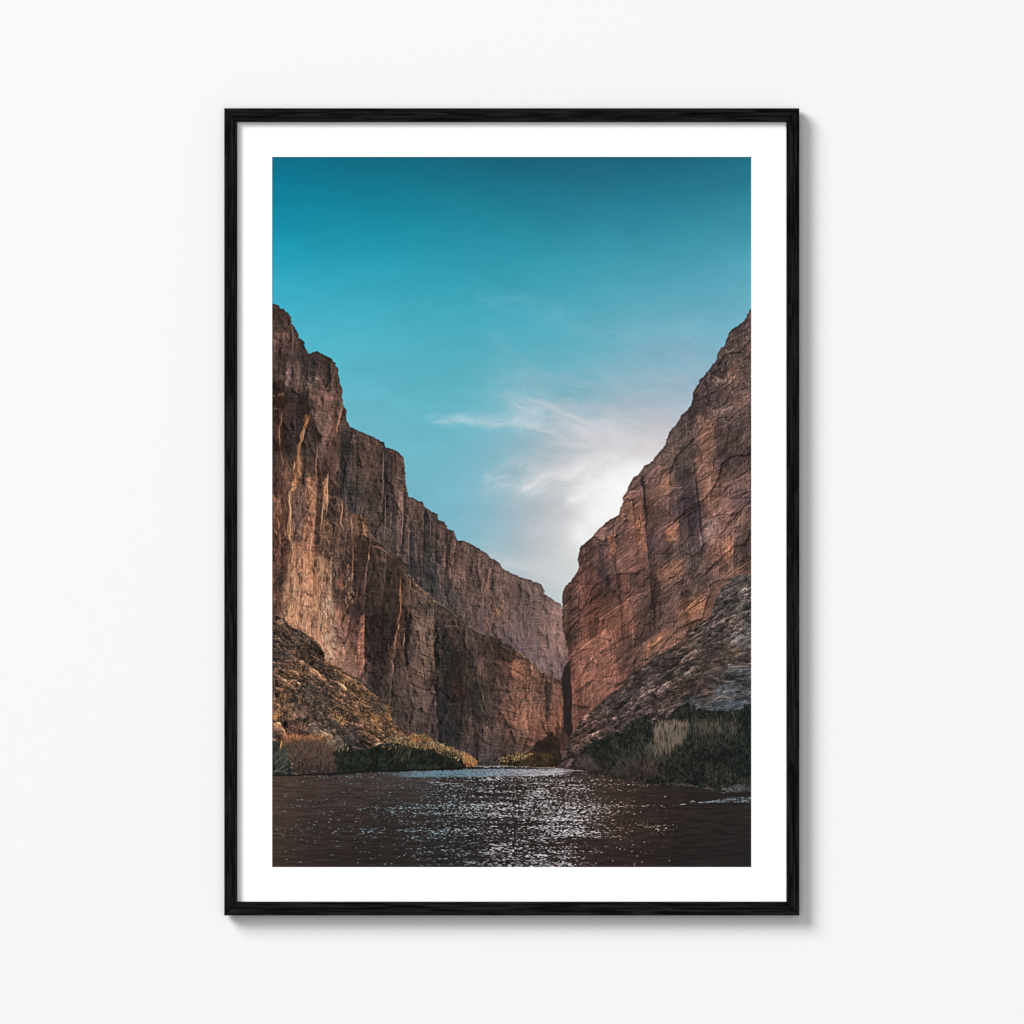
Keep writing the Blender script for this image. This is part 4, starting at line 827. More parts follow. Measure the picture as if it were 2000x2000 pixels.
def boulders(base, ang, sx, sy, seed, gap=.55, lit=(-.5, -.8), contrast=.5):
    c, s = math.cos(ang), math.sin(ang)
    wx = GX + 6 * (fbm(GX / 12, GY / 12, 2, seed) - .5); wy = GY + 6 * (fbm(GX / 12 + 9, GY / 12, 2, seed + 2) - .5)
    u = (wx * c + wy * s); v = (-wx * s + wy * c)
    L = 0
    for k, sc in ((0, 1.0), (1, .5)):
        f1, f2, ox, oy, cid = cells(u / (sx * sc), v / (sy * sc), seed + k)
        a = 1.0 if k == 0 else .7
        L = L + a * contrast * ((cid - .5) * .9 + (ox * lit[0] + oy * lit[1]) * 1.1) - a * gap * ss(.14, .0, f2 - f1)
    L = L + .30 * (fbm(GX / 2.2, GY / 2.2, 2, seed + 9) - .5) * 2 + .3 * (fbm(u / 14, v / 3, 3, seed + 11) - .5) * 2
    return tint(base, L, .08)

def talus_left(img):
    base = fieldmap(TL, 14)
    sl, m = mask(TALUS_L + [(931,1520),(520,1520)], 1.6, 5, 1, 55)
    L = rubble(.55, ((40, 22, 1.3), (21, 12, 1.4), (9, 5.5, .9)), 510, 1.25)
    base = base.mean(2, keepdims=True) * .3 + base * .7
    col = tint(base * np.array((1.03, .94, .89), np.float32), L, .08)
    lay = (sl, m)
    slope = [(532,1203),(600,1240),(636,1290),(700,1328),(760,1380),(765,1430),(700,1440),(640,1400),(580,1400),(532,1400)]
    veins(col, slope, (30,29,29), 24, 12, .62, .74, .95, 1000, 1.1, 3)
    veins(col, slope, (206,152,106), 30, 9, .62, .90, .99, 1010, .55, 3)
    fleck(col, slope, (162,126,98), 5, 2.4, .62, .64, 1015, .4, 3)
    fleck(col, slope, (216,156,104), 3, 1.8, .6, .66, 1020, .6, 3)
    fleck(col, [(650,1296),(760,1376),(800,1440),(720,1440),(690,1380)], (186,128,84), 4, 2.4, .7, .60, 1030, .5, 5)
    veins(col, [(650,1296),(760,1376),(800,1440),(720,1440),(690,1380)], (216,160,106), 20, 6, .75, .89, .985, 1035, .7, 5)
    fleck(col, [(540,1280),(640,1320),(700,1390),(640,1380),(560,1340)], (190,146,110), 5, 2.4, .6, .62, 1040, .45, 5)
    veins(col, [(532,1340),(610,1360),(640,1430),(532,1430)], (170,128,106), 9, 26, .1, .87, .98, 1050, .7, 5)
    # sun-gilded dry grass and ledge lips
    G = [(190,136,90), (166,116,76), (202,156,112), (150,106,74), (180,142,114)]
    def inside(x, y):
        top = np.interp(x, [p[0] for p in TALUS_L], [p[1] for p in TALUS_L])
        return y > top + 2
    for (xa, ya, xb, yb, n, wd) in ((532,1203,565,1222,60,4),(560,1275,640,1330,90,9),(635,1296,765,1380,150,7),(545,1300,640,1360,110,8),(640,1330,740,1430,170,16),(640,1345,700,1390,70,8),(540,1325,600,1370,70,7),(690,1380,760,1440,150,16),(730,1390,800,1440,120,9),(650,1395,690,1430,60,7),(566,1340,600,1380,40,5),(575,1225,632,1262,30,5),(700,1420,760,1460,60,9)):
        for _ in range(n):
            if rng.random() < .85: continue
            t = rng.random(); x = xa + (xb - xa) * t + rng.normal(0, wd); y = ya + (yb - ya) * t + rng.normal(0, wd)
            if not inside(x, y): continue
            l = rng.uniform(2, 7); a = rng.normal(.65, .5)
            c = G[rng.integers(5)]
            if rng.random() < .3: c = (58, 48, 46)
            stroke(col, [(x, y), (x + l * math.cos(a), y + l * math.sin(a))], c, rng.uniform(1, 2.5), rng.uniform(.4, .85))
    for p in ([(640,1292),(660,1306),(685,1320),(705,1334),(725,1352),(742,1364)],[(532,1325),(545,1332),(560,1338),(575,1345),(585,1355)],[(550,1300),(575,1315),(590,1325)],[(600,1240),(618,1256),(630,1270)],[(534,1255),(545,1262),(552,1272)]):
        ledge(col, p, (206,152,104), 1.7, .6, .9)
    for p in ([(545,1360),(546,1380),(545,1395)],[(600,1365),(601,1378),(598,1390)],[(592,1395),(590,1410),(588,1425)],[(606,1400),(607,1415),(605,1432)],[(620,1380),(630,1396),(638,1415)],[(575,1285),(580,1298),(578,1305)],[(635,1300),(638,1312)],[(672,1340),(684,1355),(690,1366)],[(655,1384),(664,1394)]):
        ledge(col, p, (196,152,126), 1.6, .6, .6)
    for (x, y, r, n) in ((538,1400,12,120),(735,1405,9,50),(763,1405,8,50),(660,1405,9,60),(670,1412,8,40),(785,1420,6,30),(650,1296,9,60)):
        for _ in range(n):
            a = rng.uniform(-2.6, -.5); d = abs(rng.normal(0, r))
            px, py = x + d * math.cos(a), y + d * math.sin(a) * 1.2 + r * .5
            c = G[rng.integers(3)] if rng.random() < .75 else (120,78,44)
            stroke(col, [(px, py), (px + rng.normal(0, 1.4), py - rng.uniform(1, 4))], c, rng.uniform(1, 2.2), .75)
    for p in ([(596,1340),(612,1336),(616,1350),(604,1362),(592,1356)],[(620,1350),(640,1345),(645,1370),(636,1390),(622,1380)],[(648,1400),(662,1402),(664,1424),(646,1422)],[(673,1420),(700,1415),(702,1450),(680,1456),(672,1440)],[(535,1262),(560,1268),(576,1276),(578,1286),(556,1290),(540,1280)],[(725,1360),(752,1366),(758,1388),(745,1404),(730,1392),(722,1376)]):
        sl, m = mask(p, 1.4, 5, 1, 57)
        st = .5 + .9 * (fbm(GX[sl] / 24, (GY[sl] - .15 * GX[sl]) / 2.6, 3, 540) - .5) + .5 * (fbm(GX[sl] / 4, GY[sl] / 4, 2, 541) - .5)
        blend(col, sl, m, np.stack([.16 + .17 * st, .155 + .16 * st, .15 + .155 * st], -1), .35)
    blend(img, lay[0], lay[1], col[lay[0]])

def talus_right(img):
    base = fieldmap(TR, 14)
    sl, m = mask(TALUS_R, 1.8, 5, 1, 56)
    dull = np.array((.92, .88, .87), np.float32) * (1 - .14 * ss(1380, 1450, GX) * ss(1260, 1200, GY))[..., None]
    base = base.mean(2, keepdims=True) * .22 + base * .78
    flat = ss(1340, 1400, GX) * ss(1240, 1290, GY)
    L = rubble(math.radians(-34), ((46, 12, 1.1), (20, 7.5, 1.2), (9, 4.2, .9)), 590) * (1 - flat) + rubble(math.radians(-7), ((52, 12, 1.0), (22, 7, .9), (8, 4, .6)), 760) * flat
    col = tint(base * dull, L, .04)
    lay = (sl, m)
    def inside(x, y):
        return y > np.interp(x, [p[0] for p in TALUS_R[23::-1]][0:24][::1], [p[1] for p in TALUS_R[23::-1]]) + 4
    for _ in range(200):
        x = rng.uniform(1095, 1466); y = rng.uniform(1125, 1500)
        if not inside(x, y): continue
        l = rng.uniform(4, 20); a = math.radians(-32 if y < 1290 or x < 1300 else -10) + rng.normal(0, .2)
        if x < 1180: a = math.radians(-44) + rng.normal(0, .15)
        k = rng.random()
        c = (40,33,32) if k < .48 else (136,116,108) if k < .84 else (160,140,132)
        if x > 1390 and y > 1285 and k >= .48: c = (132,142,150)
        stroke(col, [(x, y), (x + l * math.cos(a), y + l * math.sin(a))], c, rng.uniform(1, 2.2), rng.uniform(.35, .8), .4)
    for p, c in (([(1427,1242),(1436,1238),(1444,1240),(1440,1250),(1428,1251)],(150,152,162)),([(1448,1215),(1462,1218),(1460,1228),(1450,1226)],(140,140,146)),([(1416,1303),(1440,1300),(1467,1304),(1467,1308),(1430,1308)],(136,148,156)),([(1388,1344),(1410,1340),(1445,1344),(1420,1352),(1400,1358)],(124,138,152)),([(1395,1375),(1440,1366),(1467,1372),(1440,1386),(1398,1386)],(104,120,136)),([(1345,1370),(1362,1366),(1360,1385),(1344,1384)],(98,110,120)),([(1335,1318),(1350,1316),(1352,1324),(1330,1326)],(112,122,124)),([(1335,1246),(1346,1244),(1344,1255),(1334,1256)],(176,142,102)),([(1430,1268),(1442,1266),(1444,1278),(1432,1280)],(140,110,92)),([(1262,1318),(1292,1314),(1296,1330),(1262,1328)],(104,86,84)),([(1208,1356),(1224,1352),(1222,1360),(1206,1362)],(132,112,106)),([(1330,1340),(1360,1332),(1372,1346),(1350,1358),(1332,1352)],(62,48,44))):
        patch(col, p, tuple(v * .9 for v in c), .3, 1.6, 5, 1, 90)
    for p in ([(1405,1330),(1430,1326),(1467,1330)],[(1380,1345),(1398,1346)],[(1380,1374),(1398,1366),(1412,1364)],[(1395,1320),(1420,1312)],[(1266,1316),(1296,1312)],[(1322,1338),(1340,1332),(1356,1328)]):
        stroke(col, p, (36,30,30), 2.2, .8, .6)
    for p in ([(1376,1376),(1394,1368),(1402,1361),(1424,1362),(1434,1366)],[(1396,1366),(1410,1358),(1420,1360)],[(1416,1303),(1440,1301),(1467,1301)],[(1360,1226),(1376,1218),(1387,1207)],[(1345,1250),(1360,1240),(1376,1232)],[(1410,1330),(1432,1332)]):
        stroke(col, p, (164,146,134), 1.7, .75, .5)
    for _ in range(90):                                   # dark scrub in the gaps
        x = rng.uniform(1300, 1466); y = rng.uniform(1200, 1330)
        if not inside(x, y + 6): continue
        stroke(col, [(x, y), (x + rng.uniform(2, 7), y - rng.uniform(0, 3))], (48,54,48), rng.uniform(2, 4), .5, .6)
    blend(img, lay[0], lay[1], col[lay[0]])

# ---- the river banks
def blades(img, n, xr, yr, cols, l, lean=(0, .25), w=(1, 1.8), al=(.4, .8), ok=None):
    for _ in range(n):
        x = rng.uniform(*xr); y = rng.uniform(*yr)
        if ok is not None and not ok(x, y): continue
        ln = rng.uniform(*l); a = rng.normal(*lean)
        c = cols[rng.integers(len(cols))]
        stroke(img, [(x, y), (x + ln * a * .4, y - ln * .55), (x + ln * a, y - ln)], c, rng.uniform(*w), rng.uniform(*al))

def shrub(img, poly, dark, light, seed, rough=2.5, soft=1, alpha=.97, s=5):
    sl, m = mask(poly, rough, 5, soft, seed)
    x = GX[sl]; y = GY[sl]
    n = .38 * fbm(x / s, y / (s * 1.3), 3, seed + 3, .6) + .34 * fbm(x / (s * 3.4), y / (s * 3), 3, seed + 7) + .28 * fbm(x / 1.5, y / 2.2, 2, seed + 9)
    t = ss(.36, .68, n)[..., None]
    blend(img, sl, m, hexs(*dark) * (1 - t) + hexs(*light) * t, alpha)

def bank_left(img):
    D = (18,20,18); Lg = (46,52,42)
    shrub(img, [(520,1455),(550,1448),(560,1462),(575,1515),(520,1516)], (30,32,30), (66,68,60), 600)
    shrub(img, [(640,1462),(660,1462),(690,1468),(720,1462),(745,1452),(765,1450),(790,1452),(830,1462),(860,1472),(890,1478),(905,1484),(915,1498),(900,1502),(860,1504),(740,1507),(660,1514),(640,1514)], D, (42,48,40), 610)
    # pale scrub behind the willow, boulders between
    blades(img, 260, (605,680), (1436,1470), [(150,128,100),(118,102,82),(70,64,56),(176,150,116)], (4,12), (.2,.5), (1,1.8), (.5,.85), lambda x, y: y > 1430 + (x - 610) * .42)
    # the red willow
    wil = [(548,1446),(558,1438),(575,1435),(600,1434),(622,1439),(640,1449),(651,1462),(657,1480),(658,1508),(640,1512),(590,1513),(575,1508),(568,1480),(552,1460)]
    sl, m = mask(wil, 4.5, 5, 2, 620)
    t = ss(1434, 1454, GY[sl] - .0006 * (GX[sl] - 600) ** 2 * 6)[..., None]
    n = fbm(GX[sl] / 2.4, GY[sl] / 4.5, 3, 622, .6)[..., None]
    top = hexs(140,92,64); low = hexs(78,62,54); bot = hexs(50,40,37)
    t2 = ss(1470, 1508, GY[sl])[..., None]
    blend(img, sl, m, ((top * (1 - t) + low * t) * (1 - t2) + bot * t2) * (.7 + .65 * n), .97)
    n2 = fbm(GX[sl] / 1.8 + (GX[sl] - 605) * (1510 - GY[sl]) / 400, GY[sl] / 4, 3, 626, .6)
    blend(img, sl, m * ss(.52, .66, n2) * .8, hexs(116,94,80), .45)
    blend(img, sl, m * ss(.48, .34, n2) * .8, hexs(40,31,30), .55)
    for _ in range(200):
        x = rng.uniform(556, 655); y0 = rng.uniform(1452, 1510)
        l = rng.uniform(5, 14); a = (x - 605) / 60 * .5 + rng.normal(0, .2)
        if y0 - l < 1436 + .0056 * (x - 600) ** 2: continue
        c = (112,88,74) if rng.random() < .6 else (44,34,32)
        stroke(img, [(x, y0), (x + a * l * .5, y0 - l * .55), (x + a * l, y0 - l)], c, .9, rng.uniform(.25, .5))
    blades(img, 120, (552,650), (1436,1446), [(200,130,80),(176,108,64),(214,148,96)], (3,8), (0,.45), (.8,1.3), (.4,.8))
    blades(img, 40, (546,568), (1432,1448), [(130,80,60),(104,64,52)], (4,10), (0,.5), (1,1.6), (.35,.6))
    stroke(img, [(551,1446),(549,1455),(548,1462)], (226,170,116), 2.5, .8)
    blades(img, 70, (532,562), (1470,1512), [(84,82,74),(60,60,56),(104,100,88)], (6,16), (.9,.5), (1,1.6), (.4,.7))
    for x0, x1, y in ((532,552,1506),(607,620,1506)):
        stroke(img, [(x0, y), ((x0 + x1) / 2, y - 1), (x1, y + 1.5)], (104,124,130), 1.8, .55, .3)
    blades(img, 300, (655,905), (1470,1508), [(36,40,34),(50,54,44),(14,15,14),(60,60,50)], (3,8), (.2,.6), (.8,1.4), (.25,.5), lambda x, y: y < 1512 - (x - 655) * .05 and y > 1460 + max(0, x - 830) * .2)
    blades(img, 60, (770,800), (1462,1492), [(96,88,72),(78,72,62)], (8,20), (.35,.3), (1,1.5), (.35,.6))
    # golden tops of the tamarisk
    T = [(745,1440),(758,1440),(775,1436),(800,1440),(815,1434),(830,1433),(838,1441),(850,1447),(870,1457),(890,1463),(905,1467),(920,1475),(930,1486),(932,1496),(916,1499),(912,1488),(896,1476),(870,1470),(846,1462),(830,1466),(805,1460),(780,1450),(760,1452)]
    shrub(img, T, (70,60,46), (148,120,86), 640, 3, 1, .8, 3)
    Gc = [(206,160,104),(182,136,84),(158,116,74),(204,176,132),(160,142,110),(218,182,128)]
    def near_top(x, y):
        t = np.interp(x, [745,775,815,830,850,890,920,932], [1440,1438,1436,1435,1449,1465,1477,1492])
        return t - 1 < y < t + 20 + (x < 840) * 6
    blades(img, 760, (745,930), (1436,1500), Gc, (2,5), (.1,.7), (.9,1.8), (.4,.8), near_top)
    blades(img, 170, (745,905), (1452,1480), [(30,30,24),(44,42,32)], (3,9), (0,.5), (1.4,2.6), (.5,.85), lambda x, y: y > np.interp(x, [745,830,850,890,905], [1456,1462,1463,1474,1480]))
    blades(img, 150, (905,932), (1474,1499), [(174,120,72),(150,98,56),(192,146,96),(116,78,48)], (3,8), (.2,.5), (1.2,2), (.5,.9), lambda x, y: y > 1468 + (x - 905) * .75)
    blades(img, 50, (800,838), (1432,1452), [(206,130,70),(176,104,60)], (2,5), (0,.6), (1,1.8), (.4,.7))
    stroke(img, [(532,1513),(580,1514),(640,1511),(700,1507),(780,1505),(860,1502),(925,1499)], (22,20,19), 3, .8, .3, taper=False)

def bank_far(img):
    shrub(img, [(1030,1494),(1034,1470),(1042,1456),(1052,1443),(1058,1447),(1066,1438),(1078,1429),(1086,1436),(1095,1452),(1092,1468),(1098,1480),(1088,1496),(1040,1498)], (32,26,24), (52,40,34), 650, 2, 1, .96)
    shrub(img, [(973,1485),(985,1477),(1000,1471),(1015,1468),(1030,1470),(1045,1470),(1075,1474),(1085,1484),(1082,1497),(1010,1497),(980,1493)], (34,28,22), (70,56,38), 660, 1.5, 1, .96)
    blades(img, 230, (974,1046), (1470,1490), [(186,152,106),(166,128,82),(142,104,64),(192,168,130)], (1.5,4), (.2,.6), (1.1,2), (.5,.9), lambda x, y: np.interp(x, [973,985,1000,1015,1045], [1484,1478,1473,1470,1470]) < y < np.interp(x, [973,1000,1020,1046], [1487,1490,1484,1474]))
    blades(img, 40, (1060,1080), (1474,1494), [(96,74,46),(72,60,40)], (4,8), (0,.4), (1,1.7), (.4,.7))
    blades(img, 60, (932,985), (1484,1497), [(46,46,46),(66,62,60)], (3,8), (0,.5), (1.4,2.4), (.35,.6))

def bank_right(img):
    top = [(1140,1462),(1160,1440),(1176,1440),(1200,1434),(1215,1425),(1230,1415),(1240,1405),(1252,1397),(1264,1396),(1280,1408),(1300,1405),(1312,1390),(1330,1378),(1345,1375),(1365,1385),(1390,1391),(1405,1387),(1425,1388),(1440,1386),(1455,1378),(1480,1374)]
    low = [(1480,1540),(1440,1534),(1410,1543),(1395,1544),(1375,1540),(1340,1536),(1320,1533),(1285,1531),(1262,1526),(1245,1523),(1200,1520),(1190,1514),(1150,1508),(1120,1500),(1115,1492),(1130,1475)]
    shrub(img, top + low, (19,22,20), (49,52,46), 700, 6, 1, .97, 3.6)
    tx = [p[0] for p in top]; ty = [p[1] for p in top]
    def ok(x, y): return y > np.interp(x, tx, ty) + 3 - 2 * (rng.random() < .2) and y < np.interp(x, [1120,1200,1285,1400,1467], [1500,1518,1529,1544,1536])
    shrub(img, [(1148,1485),(1165,1478),(1190,1490),(1200,1500),(1230,1485),(1275,1480),(1290,1500),(1270,1522),(1220,1520),(1180,1512),(1140,1505)], (34,28,28), (74,58,54), 720, 4, 3, .6)
    shrub(img, [(1120,1496),(1128,1478),(1146,1468),(1158,1485),(1170,1500),(1150,1508)], (60,48,46), (92,74,70), 730, 3, 2, .75)
    blades(img, 1300, (1130,1467), (1380,1535), [(24,30,26),(32,39,33),(18,20,18),(54,58,49),(15,18,16)], (3,8), (0,.6), (1,1.9), (.3,.6), ok)
    blades(img, 420, (1150,1467), (1390,1530), [(80,82,72),(94,90,78),(66,70,62)], (4,14), (-.1,.4), (.7,1.1), (.2,.5), ok)
    blades(img, 90, (1195,1300), (1440,1515), [(104,96,84),(118,104,90)], (6,18), (-.45,.3), (.7,1.1), (.25,.55), ok)
    blades(img, 120, (1195,1300), (1485,1522), [(84,62,58),(98,76,70)], (4,10), (0,.6), (1,1.8), (.3,.6), ok)
    blades(img, 110, (1235,1345), (1440,1500), [(92,78,71),(104,90,80)], (6,18), (-.3,.35), (.7,1.2), (.2,.5), ok)
    # stand of dry reed
    for reed, fade, k, a in (([(1274,1424),(1286,1410),(1300,1407),(1318,1405),(1337,1409),(1346,1421),(1338,1440),(1322,1458),(1304,1478),(1288,1480),(1280,1456)], (1480,1440), 0, .85),
                             ([(1346,1416),(1372,1406),(1398,1408),(1410,1420),(1398,1440),(1372,1452),(1350,1444)], (1456,1416), 8, .42), ([(1410,1412),(1436,1404),(1448,1416),(1440,1436),(1416,1440)], (1446,1412), 16, .3), ([(1268,1450),(1290,1462),(1300,1485),(1284,1496),(1262,1488),(1256,1466)], (1500,1466), 24, .35)):
        sl, m = mask(reed, 4, 5, 3, 740 + k)
        n = .6 * fbm(GX[sl] / 1.6 + GY[sl] / 60, GY[sl] / 13, 3, 742 + k, .65) + .4 * fbm(GX[sl] / 4, GY[sl] / 9, 3, 746 + k)
        blend(img, sl, m * ss(.28, .5, n) * ss(fade[0], fade[1], GY[sl]), np.stack([v * (.52 + .85 * n) for v in (.52, .455, .40)], -1), a * .85)
    for _ in range(90):
        x = rng.uniform(1276, 1346); y0 = rng.uniform(1424, 1478) - max(0, x - 1312) * .9
        if x < 1288: y0 = min(y0, 1452)
        l = rng.uniform(8, 26); yt = max(1408 + abs(x - 1312) * .2 + rng.uniform(-4, 8), y0 - l)
        a = rng.normal(.02, .08)
        c = [(150,128,106),(130,110,92),(110,94,80),(164,142,118),(58,52,46)][rng.choice(5, p=[.28,.26,.2,.08,.18])]
        if yt < y0: stroke(img, [(x, y0), (x + a * (y0 - yt), yt)], c, rng.uniform(.7, 1.2), rng.uniform(.35, .7))
    blades(img, 60, (1270,1345), (1410,1422), [(150,122,100),(120,96,82),(104,84,72)], (3,8), (0,.5), (1.2,2), (.4,.7))
    for _ in range(80):
        x = rng.uniform(1338, 1452); y0 = rng.uniform(1415, 1462) - max(0, x - 1400) * .3; l = rng.uniform(8, 28)
        if not ok(x, y0 - l): continue
        stroke(img, [(x, y0), (x - rng.uniform(-1, 3), y0 - l)], [(132,114,98),(104,92,80),(88,84,74)][rng.integers(3)], rng.uniform(.7, 1.1), rng.uniform(.3, .55))
    for _ in range(60):
        x = rng.uniform(1275, 1310); y0 = rng.uniform(1455, 1478)
        stroke(img, [(x, y0), (x - rng.uniform(-3, 3), y0 - rng.uniform(6, 16))], (124,104,90), 1.2, .5)
    blades(img, 60, (1375,1430), (1505,1542), [(104,86,78),(84,72,64),(116,98,86)], (5,15), (.1,.5), (.7,1.1), (.25,.5))
    blades(img, 160, (1440,1467), (1378,1520), [(18,24,21),(26,34,28)], (6,16), (0,.3), (1.2,2.4), (.4,.7))
    # shingle at the water's edge
    for _ in range(140):
        x = rng.uniform(1405, 1467); y = rng.uniform(1534, 1549) - (x - 1405) * .08
        stroke(img, [(x, y), (x + rng.uniform(2, 6), y)], [(88,94,98),(60,60,60),(116,122,126),(44,40,40)][rng.integers(4)], rng.uniform(1, 2), .6)
    for _ in range(60):
        x = rng.uniform(1285, 1400); y = np.interp(x, [1285,1340,1400], [1530,1533,1542]) + rng.normal(0, 1.2)
        stroke(img, [(x, y), (x + rng.uniform(2, 7), y)], (112,92,82), 1.3, .5)
    for _ in range(50):
        x = rng.uniform(1095, 1150); y = 1494 + (x - 1095) * .2 + rng.normal(0, 2)
        stroke(img, [(x, y), (x + 4, y)], (46,34,32), 1.6, .5)

# ---- water
WAT = [(540,1525,74,58,50),(620,1522,67,54,49),(700,1520,68,58,54),(780,1520,67,60,59),(540,1570,71,56,48),(620,1570,55,44,42),(720,1560,51,40,38),(540,1620,65,52,45),(620,1620,49,41,39),(540,1680,54,44,40),(640,1680,43,36,35),(750,1650,41,34,33),(760,1600,43,36,35),(900,1560,43,36,35),(900,1650,36,33,31),(1000,1600,38,31,31),(1000,1680,36,31,30),(1080,1600,43,32,30),(1080,1530,54,43,40),(1150,1525,57,44,39),(1200,1560,59,46,37),(1230,1600,50,38,34),(1200,1680,43,34,33),(1250,1540,49,38,36),(1300,1560,43,36,35),(1330,1600,41,34,33),(1320,1680,38,32,31),(1400,1600,41,34,33),(1400,1680,36,31,30),(1460,1600,37,35,33),(1460,1690,33,32,31)]
def water(img):
    base = fieldmap(WAT, 40)
    r = .30 * (fbm(GX / 26, GY / 2.6, 3, 800, .6) - .5) * 2 + .10 * (fbm(GX / 3, GY / 1.6, 2, 804) - .5) * 2
    base = base * np.exp(r)[..., None]
    sl, m = mask(WATER, .5, 6, 1, 58)
    # far reach mirrors the sky
    def band(y0, y1, x0, x1, x2, x3, f=2): return ss(y0, y0 + f, GY) * ss(y1, y1 - f, GY) * ss(x0, x1, GX) * ss(x3, x2, GX)
    yt = np.interp(np.arange(PW) + PX, [700, 800, 940, 1050, 1120], [1507, 1504, 1500, 1500, 1503]).astype(np.float32)[None, :]
    yb = np.interp(np.arange(PW) + PX, [700, 800, 940, 1050, 1120], [1516, 1517, 1516, 1514, 1508]).astype(np.float32)[None, :]
    n = fbm(GX / 2.4, GY / 1.5, 2, 810)
    sky = ss(0, 3, GY - yt) * ss(2, -1, GY - yb) * ss(735, 830, GX) * ss(1125, 1090, GX) * np.clip(.1 + 1.5 * n, 0, 1)
    k = ss(880, 1080, GX)[..., None]
    blue = hexs(108,138,154) * (1 - k) + hexs(176,172,180) * k
    base = base * (1 - sky[..., None] * .92) + blue * sky[..., None] * .92
    # glitter: crests that catch the bright sky; density set by where the sun's path lies
    GL = [(532,1545,0),(600,1545,.08),(700,1545,.18),(760,1545,.34),(830,1548,.5),(900,1548,.66),(980,1550,.8),(1060,1550,.96),(1110,1552,1.0),(1150,1556,.8),(1200,1556,.5),(1230,1560,.22),(1270,1560,.06),(1350,1560,0),(1467,1560,0),
          (532,1580,.04),(600,1575,.10),(700,1580,.22),(780,1580,.42),(860,1580,.56),(950,1580,.6),(1030,1580,.74),(1100,1580,.84),(1140,1580,.72),(1190,1580,.42),(1230,1585,.14),(1290,1585,.02),
          (532,1620,.02),(650,1620,.08),(740,1620,.24),(820,1620,.4),(900,1625,.46),(1000,1625,.6),(1080,1625,.74),(1130,1620,.68),(1180,1620,.42),(1230,1620,.16),(1280,1620,.05),(1340,1620,0),
          (532,1665,.0),(650,1665,.05),(740,1665,.14),(820,1665,.32),(900,1665,.42),(1000,1665,.58),(1080,1665,.68),(1130,1665,.46),(1180,1660,.12),(1230,1665,.03),(1300,1665,0),
          (532,1690,0),(650,1690,.03),(750,1690,.1),(830,1690,.26),(900,1688,.5),(1000,1688,.76),(1080,1688,.86),(1130,1690,.5),(1180,1690,.08),(1240,1690,.0),
          (700,1528,.01),(800,1528,.10),(900,1526,.3),(1000,1526,.38),(1080,1528,.44),(1115,1532,.3),(1150,1532,.03),(1200,1535,0),(600,1530,0),(540,1530,0),(1300,1540,0),(900,1520,.3),(1000,1520,.42),(1080,1520,.35),(800,1522,.06)]
    dens = fieldmap([(x, y, d * 255, 0, 0) for x, y, d in GL], 22)[..., 0]
    dens = dens * (1 - .22 * ss(900, 650, GX))
    dens = dens * (1 + .5 * (fbm(GX / 70, GY / 5, 3, 830) - .5) * 2)
    q = 0; wsum = 0
    warp = 1.4 * (fbm(GX / 40, GY / 12, 2, 840) - .5)
    for lev, (yc, sc) in enumerate(((1530,.9),(1575,1.0),(1620,1.1),(1665,1.22),(1700,1.35))):   # crests grow towards the viewer
        wt = np.clip(1 - np.abs(GY - yc) / 45, 0, 1)
        if lev == 0: wt = np.where(GY < yc, 1, wt)
        na = fbm(GX / (3.3 * sc), (GY + warp) / (.9 * sc), 2, 850 + lev * 7, .35)
        nb = fbm(GX / 80, (GY + warp) / (2.6 * sc), 3, 856 + lev * 7, .6)
        q = q + wt * (na * .72 + nb * .28); wsum = wsum + wt
    q = q / np.maximum(wsum, 1e-3)
    thr = .705 - .265 * np.clip(dens, 0, 1.15)
    base = base + (.16 * np.clip(dens, 0, 1) * np.clip(2.4 * (fbm(GX / 60, GY / 1.9, 3, 870, .6) - .42), 0, 1))[..., None] * hexs(170, 176, 184)
    gl = ss(thr - .02, thr + .05, q) * (dens > .012) * (1 - .75 * sky)
    cool = ss(1020, 820, GX)[..., None]; warm = ss(1140, 1220, GX)[..., None]
    gc = hexs(226,214,216) * (1 - cool) + hexs(164,186,194) * cool
    gc = gc * (1 - warm) + hexs(236,210,190) * warm
    lum = np.clip(.38 + .50 * ss(thr, thr + .16, q) + .08 * np.clip(dens - .4, 0, 1), 0, 1)[..., None]
    base = base * (1 - gl[..., None] * .95) + gc * lum * gl[..., None] * .95
    blend(img, sl, m, base[sl])
    for (x0, y0, x1, y1) in ((925,1496,975,1496),(975,1496,1040,1497),(1040,1498,1100,1501)):
        stroke(img, [(x0, y0), (x1, y1)], (172,168,162), 1.6, .7, .3, taper=False)
    for p in ([(1070,1503),(1110,1503),(1150,1507)],[(1050,1508),(1090,1507),(1120,1506)],[(1020,1515),(1080,1512),(1115,1510)]):
        stroke(img, p, (206,196,202), 1.5, .75, .4)
    for p in ([(840,1527),(880,1530),(910,1530)],[(1010,1532),(1050,1529),(1100,1530)],[(880,1534),(905,1535)]):
        stroke(img, p, (190,196,204), 1.3, .6, .4)
    for _ in range(46):                                  # lone sparks at the fringe
        x = rng.uniform(1190, 1310); y = rng.uniform(1545, 1690)
        if rng.random() > .9 - (x - 1190) / 150: continue
        stroke(img, [(x, y), (x + 1.2, y)], (232,208,184), 1.3, .8, taper=False)
    for _ in range(70):
        x = rng.uniform(545, 780); y = rng.uniform(1542, 1695)
        stroke(img, [(x, y), (x + rng.uniform(1.5, 4), y)], (150,154,152), 1.2, rng.uniform(.4, .85), taper=False)
    # the riffle on the right
    for _ in range(230):
        x = rng.uniform(1362, 1470); h = ss(1362, 1440, x)
        y = 1567 - h * rng.uniform(0, 11)
        stroke(img, [(x, y), (x + rng.uniform(2, 6), y - .4)], [(130,142,152),(100,108,116),(160,170,178),(72,76,80)][rng.integers(4)], rng.uniform(1, 1.8), rng.uniform(.4, .8))
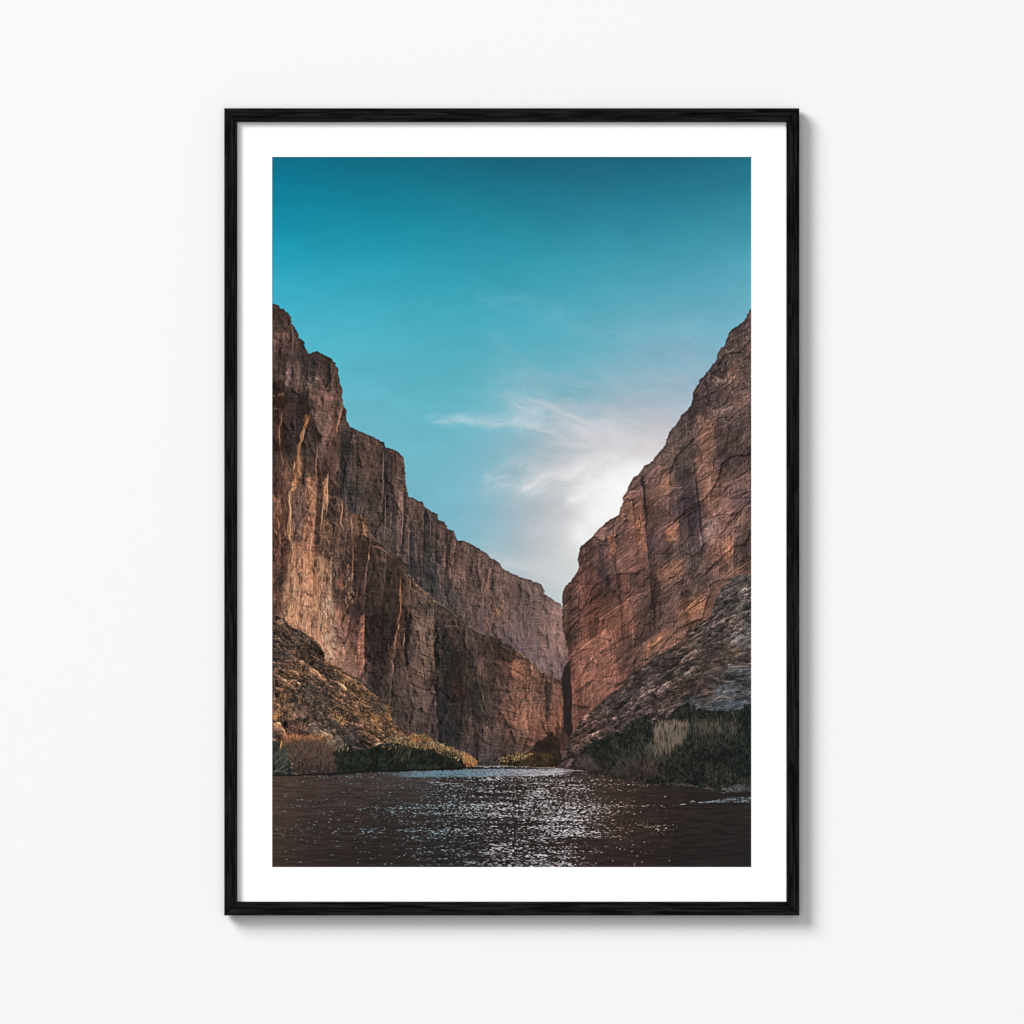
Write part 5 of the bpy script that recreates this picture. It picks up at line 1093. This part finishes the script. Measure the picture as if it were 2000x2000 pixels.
    for p in ([(1327,1571),(1334,1570),(1340,1570)],[(1346,1567),(1352,1564),(1358,1566)],[(1297,1557),(1301,1554)],[(1290,1573),(1294,1574)]):
        stroke(img, p, (186,186,186), 1.6, .8, .3)
    stroke(img, [(1405,1552),(1440,1551),(1467,1549)], (34,26,25), 4, .6, .5, taper=False)

def paint_print():
    img = np.zeros((PH, PW, 3), np.float32)
    paint_sky(img)
    img[1070:] = hexs(44,37,33)
    tower_and_back(img)
    front_wall(img)
    right_wall(img)
    cleft(img)
    talus_left(img)
    talus_right(img)
    water(img)
    bank_far(img)
    bank_left(img)
    bank_right(img)
    # printed crispness, paper grain
    edge = (GY > 570)[..., None]
    img = np.clip(img + .30 * (img - blur(img, 1)), 0, 1)
    img = np.clip(img + edge * .42 * (img - blur(blur(img, 2), 2)), 0, 1)
    img *= (1 + .02 * (rng.random((PH, PW, 1), dtype=np.float32) - .5))
    return np.clip(img, 0, 1)

# ---------------------------------------------------------------- ink on paper
INK = 1.23                        # light on the paper over white: ink colours are divided by it
art = paint_print()
lin = np.where(art <= .04045, art / 12.92, ((art + .055) / 1.055) ** 2.4) / INK
enc = np.where(lin <= .0031308, lin * 12.92, 1.055 * np.power(np.maximum(lin, 1e-6), 1 / 2.4) - .055)
px = np.ones((PH, PW, 4), np.float32); px[..., :3] = enc[::-1]
img = bpy.data.images.new('canyon_print_ink', PW, PH, alpha=False)
img.pixels.foreach_set(px.ravel()); img.update(); img.pack()

m_print, nt, b = material('printed_paper', .8, .05)
ti = node(nt, 'ShaderNodeTexImage'); ti.image = img; ti.interpolation = 'Linear'; ti.extension = 'EXTEND'
nt.links.new(ti.outputs['Color'], b.inputs['Base Color'])
bm = bmesh.new()
PAPY = MATY - .0010
x0, x1, z0, z1 = wx(WIN[0] - 9) - FO.x, wx(WIN[2] + 9) - FO.x, wz(WIN[3] + 9) - FO.z, wz(WIN[1] - 9) - FO.z
add_box(bm, x0, x1, -PAPY, -PAPY + .0004, z0, z1)
uvl = bm.loops.layers.uv.new('UVMap')
for f in bm.faces:
    for l in f.loops:
        u = 1000 + (l.vert.co.x + FO.x) / S; v = 1000 - (l.vert.co.z + FO.z - 1.5) / S
        l[uvl].uv = ((u - PX) / PW, 1 - (v - PY) / PH)
pr = mesh_object('art_print', bm, m_print, frame)
pr['label'] = 'printed photograph of a river canyon with cliffs, reeds and sun glitter under a teal sky'
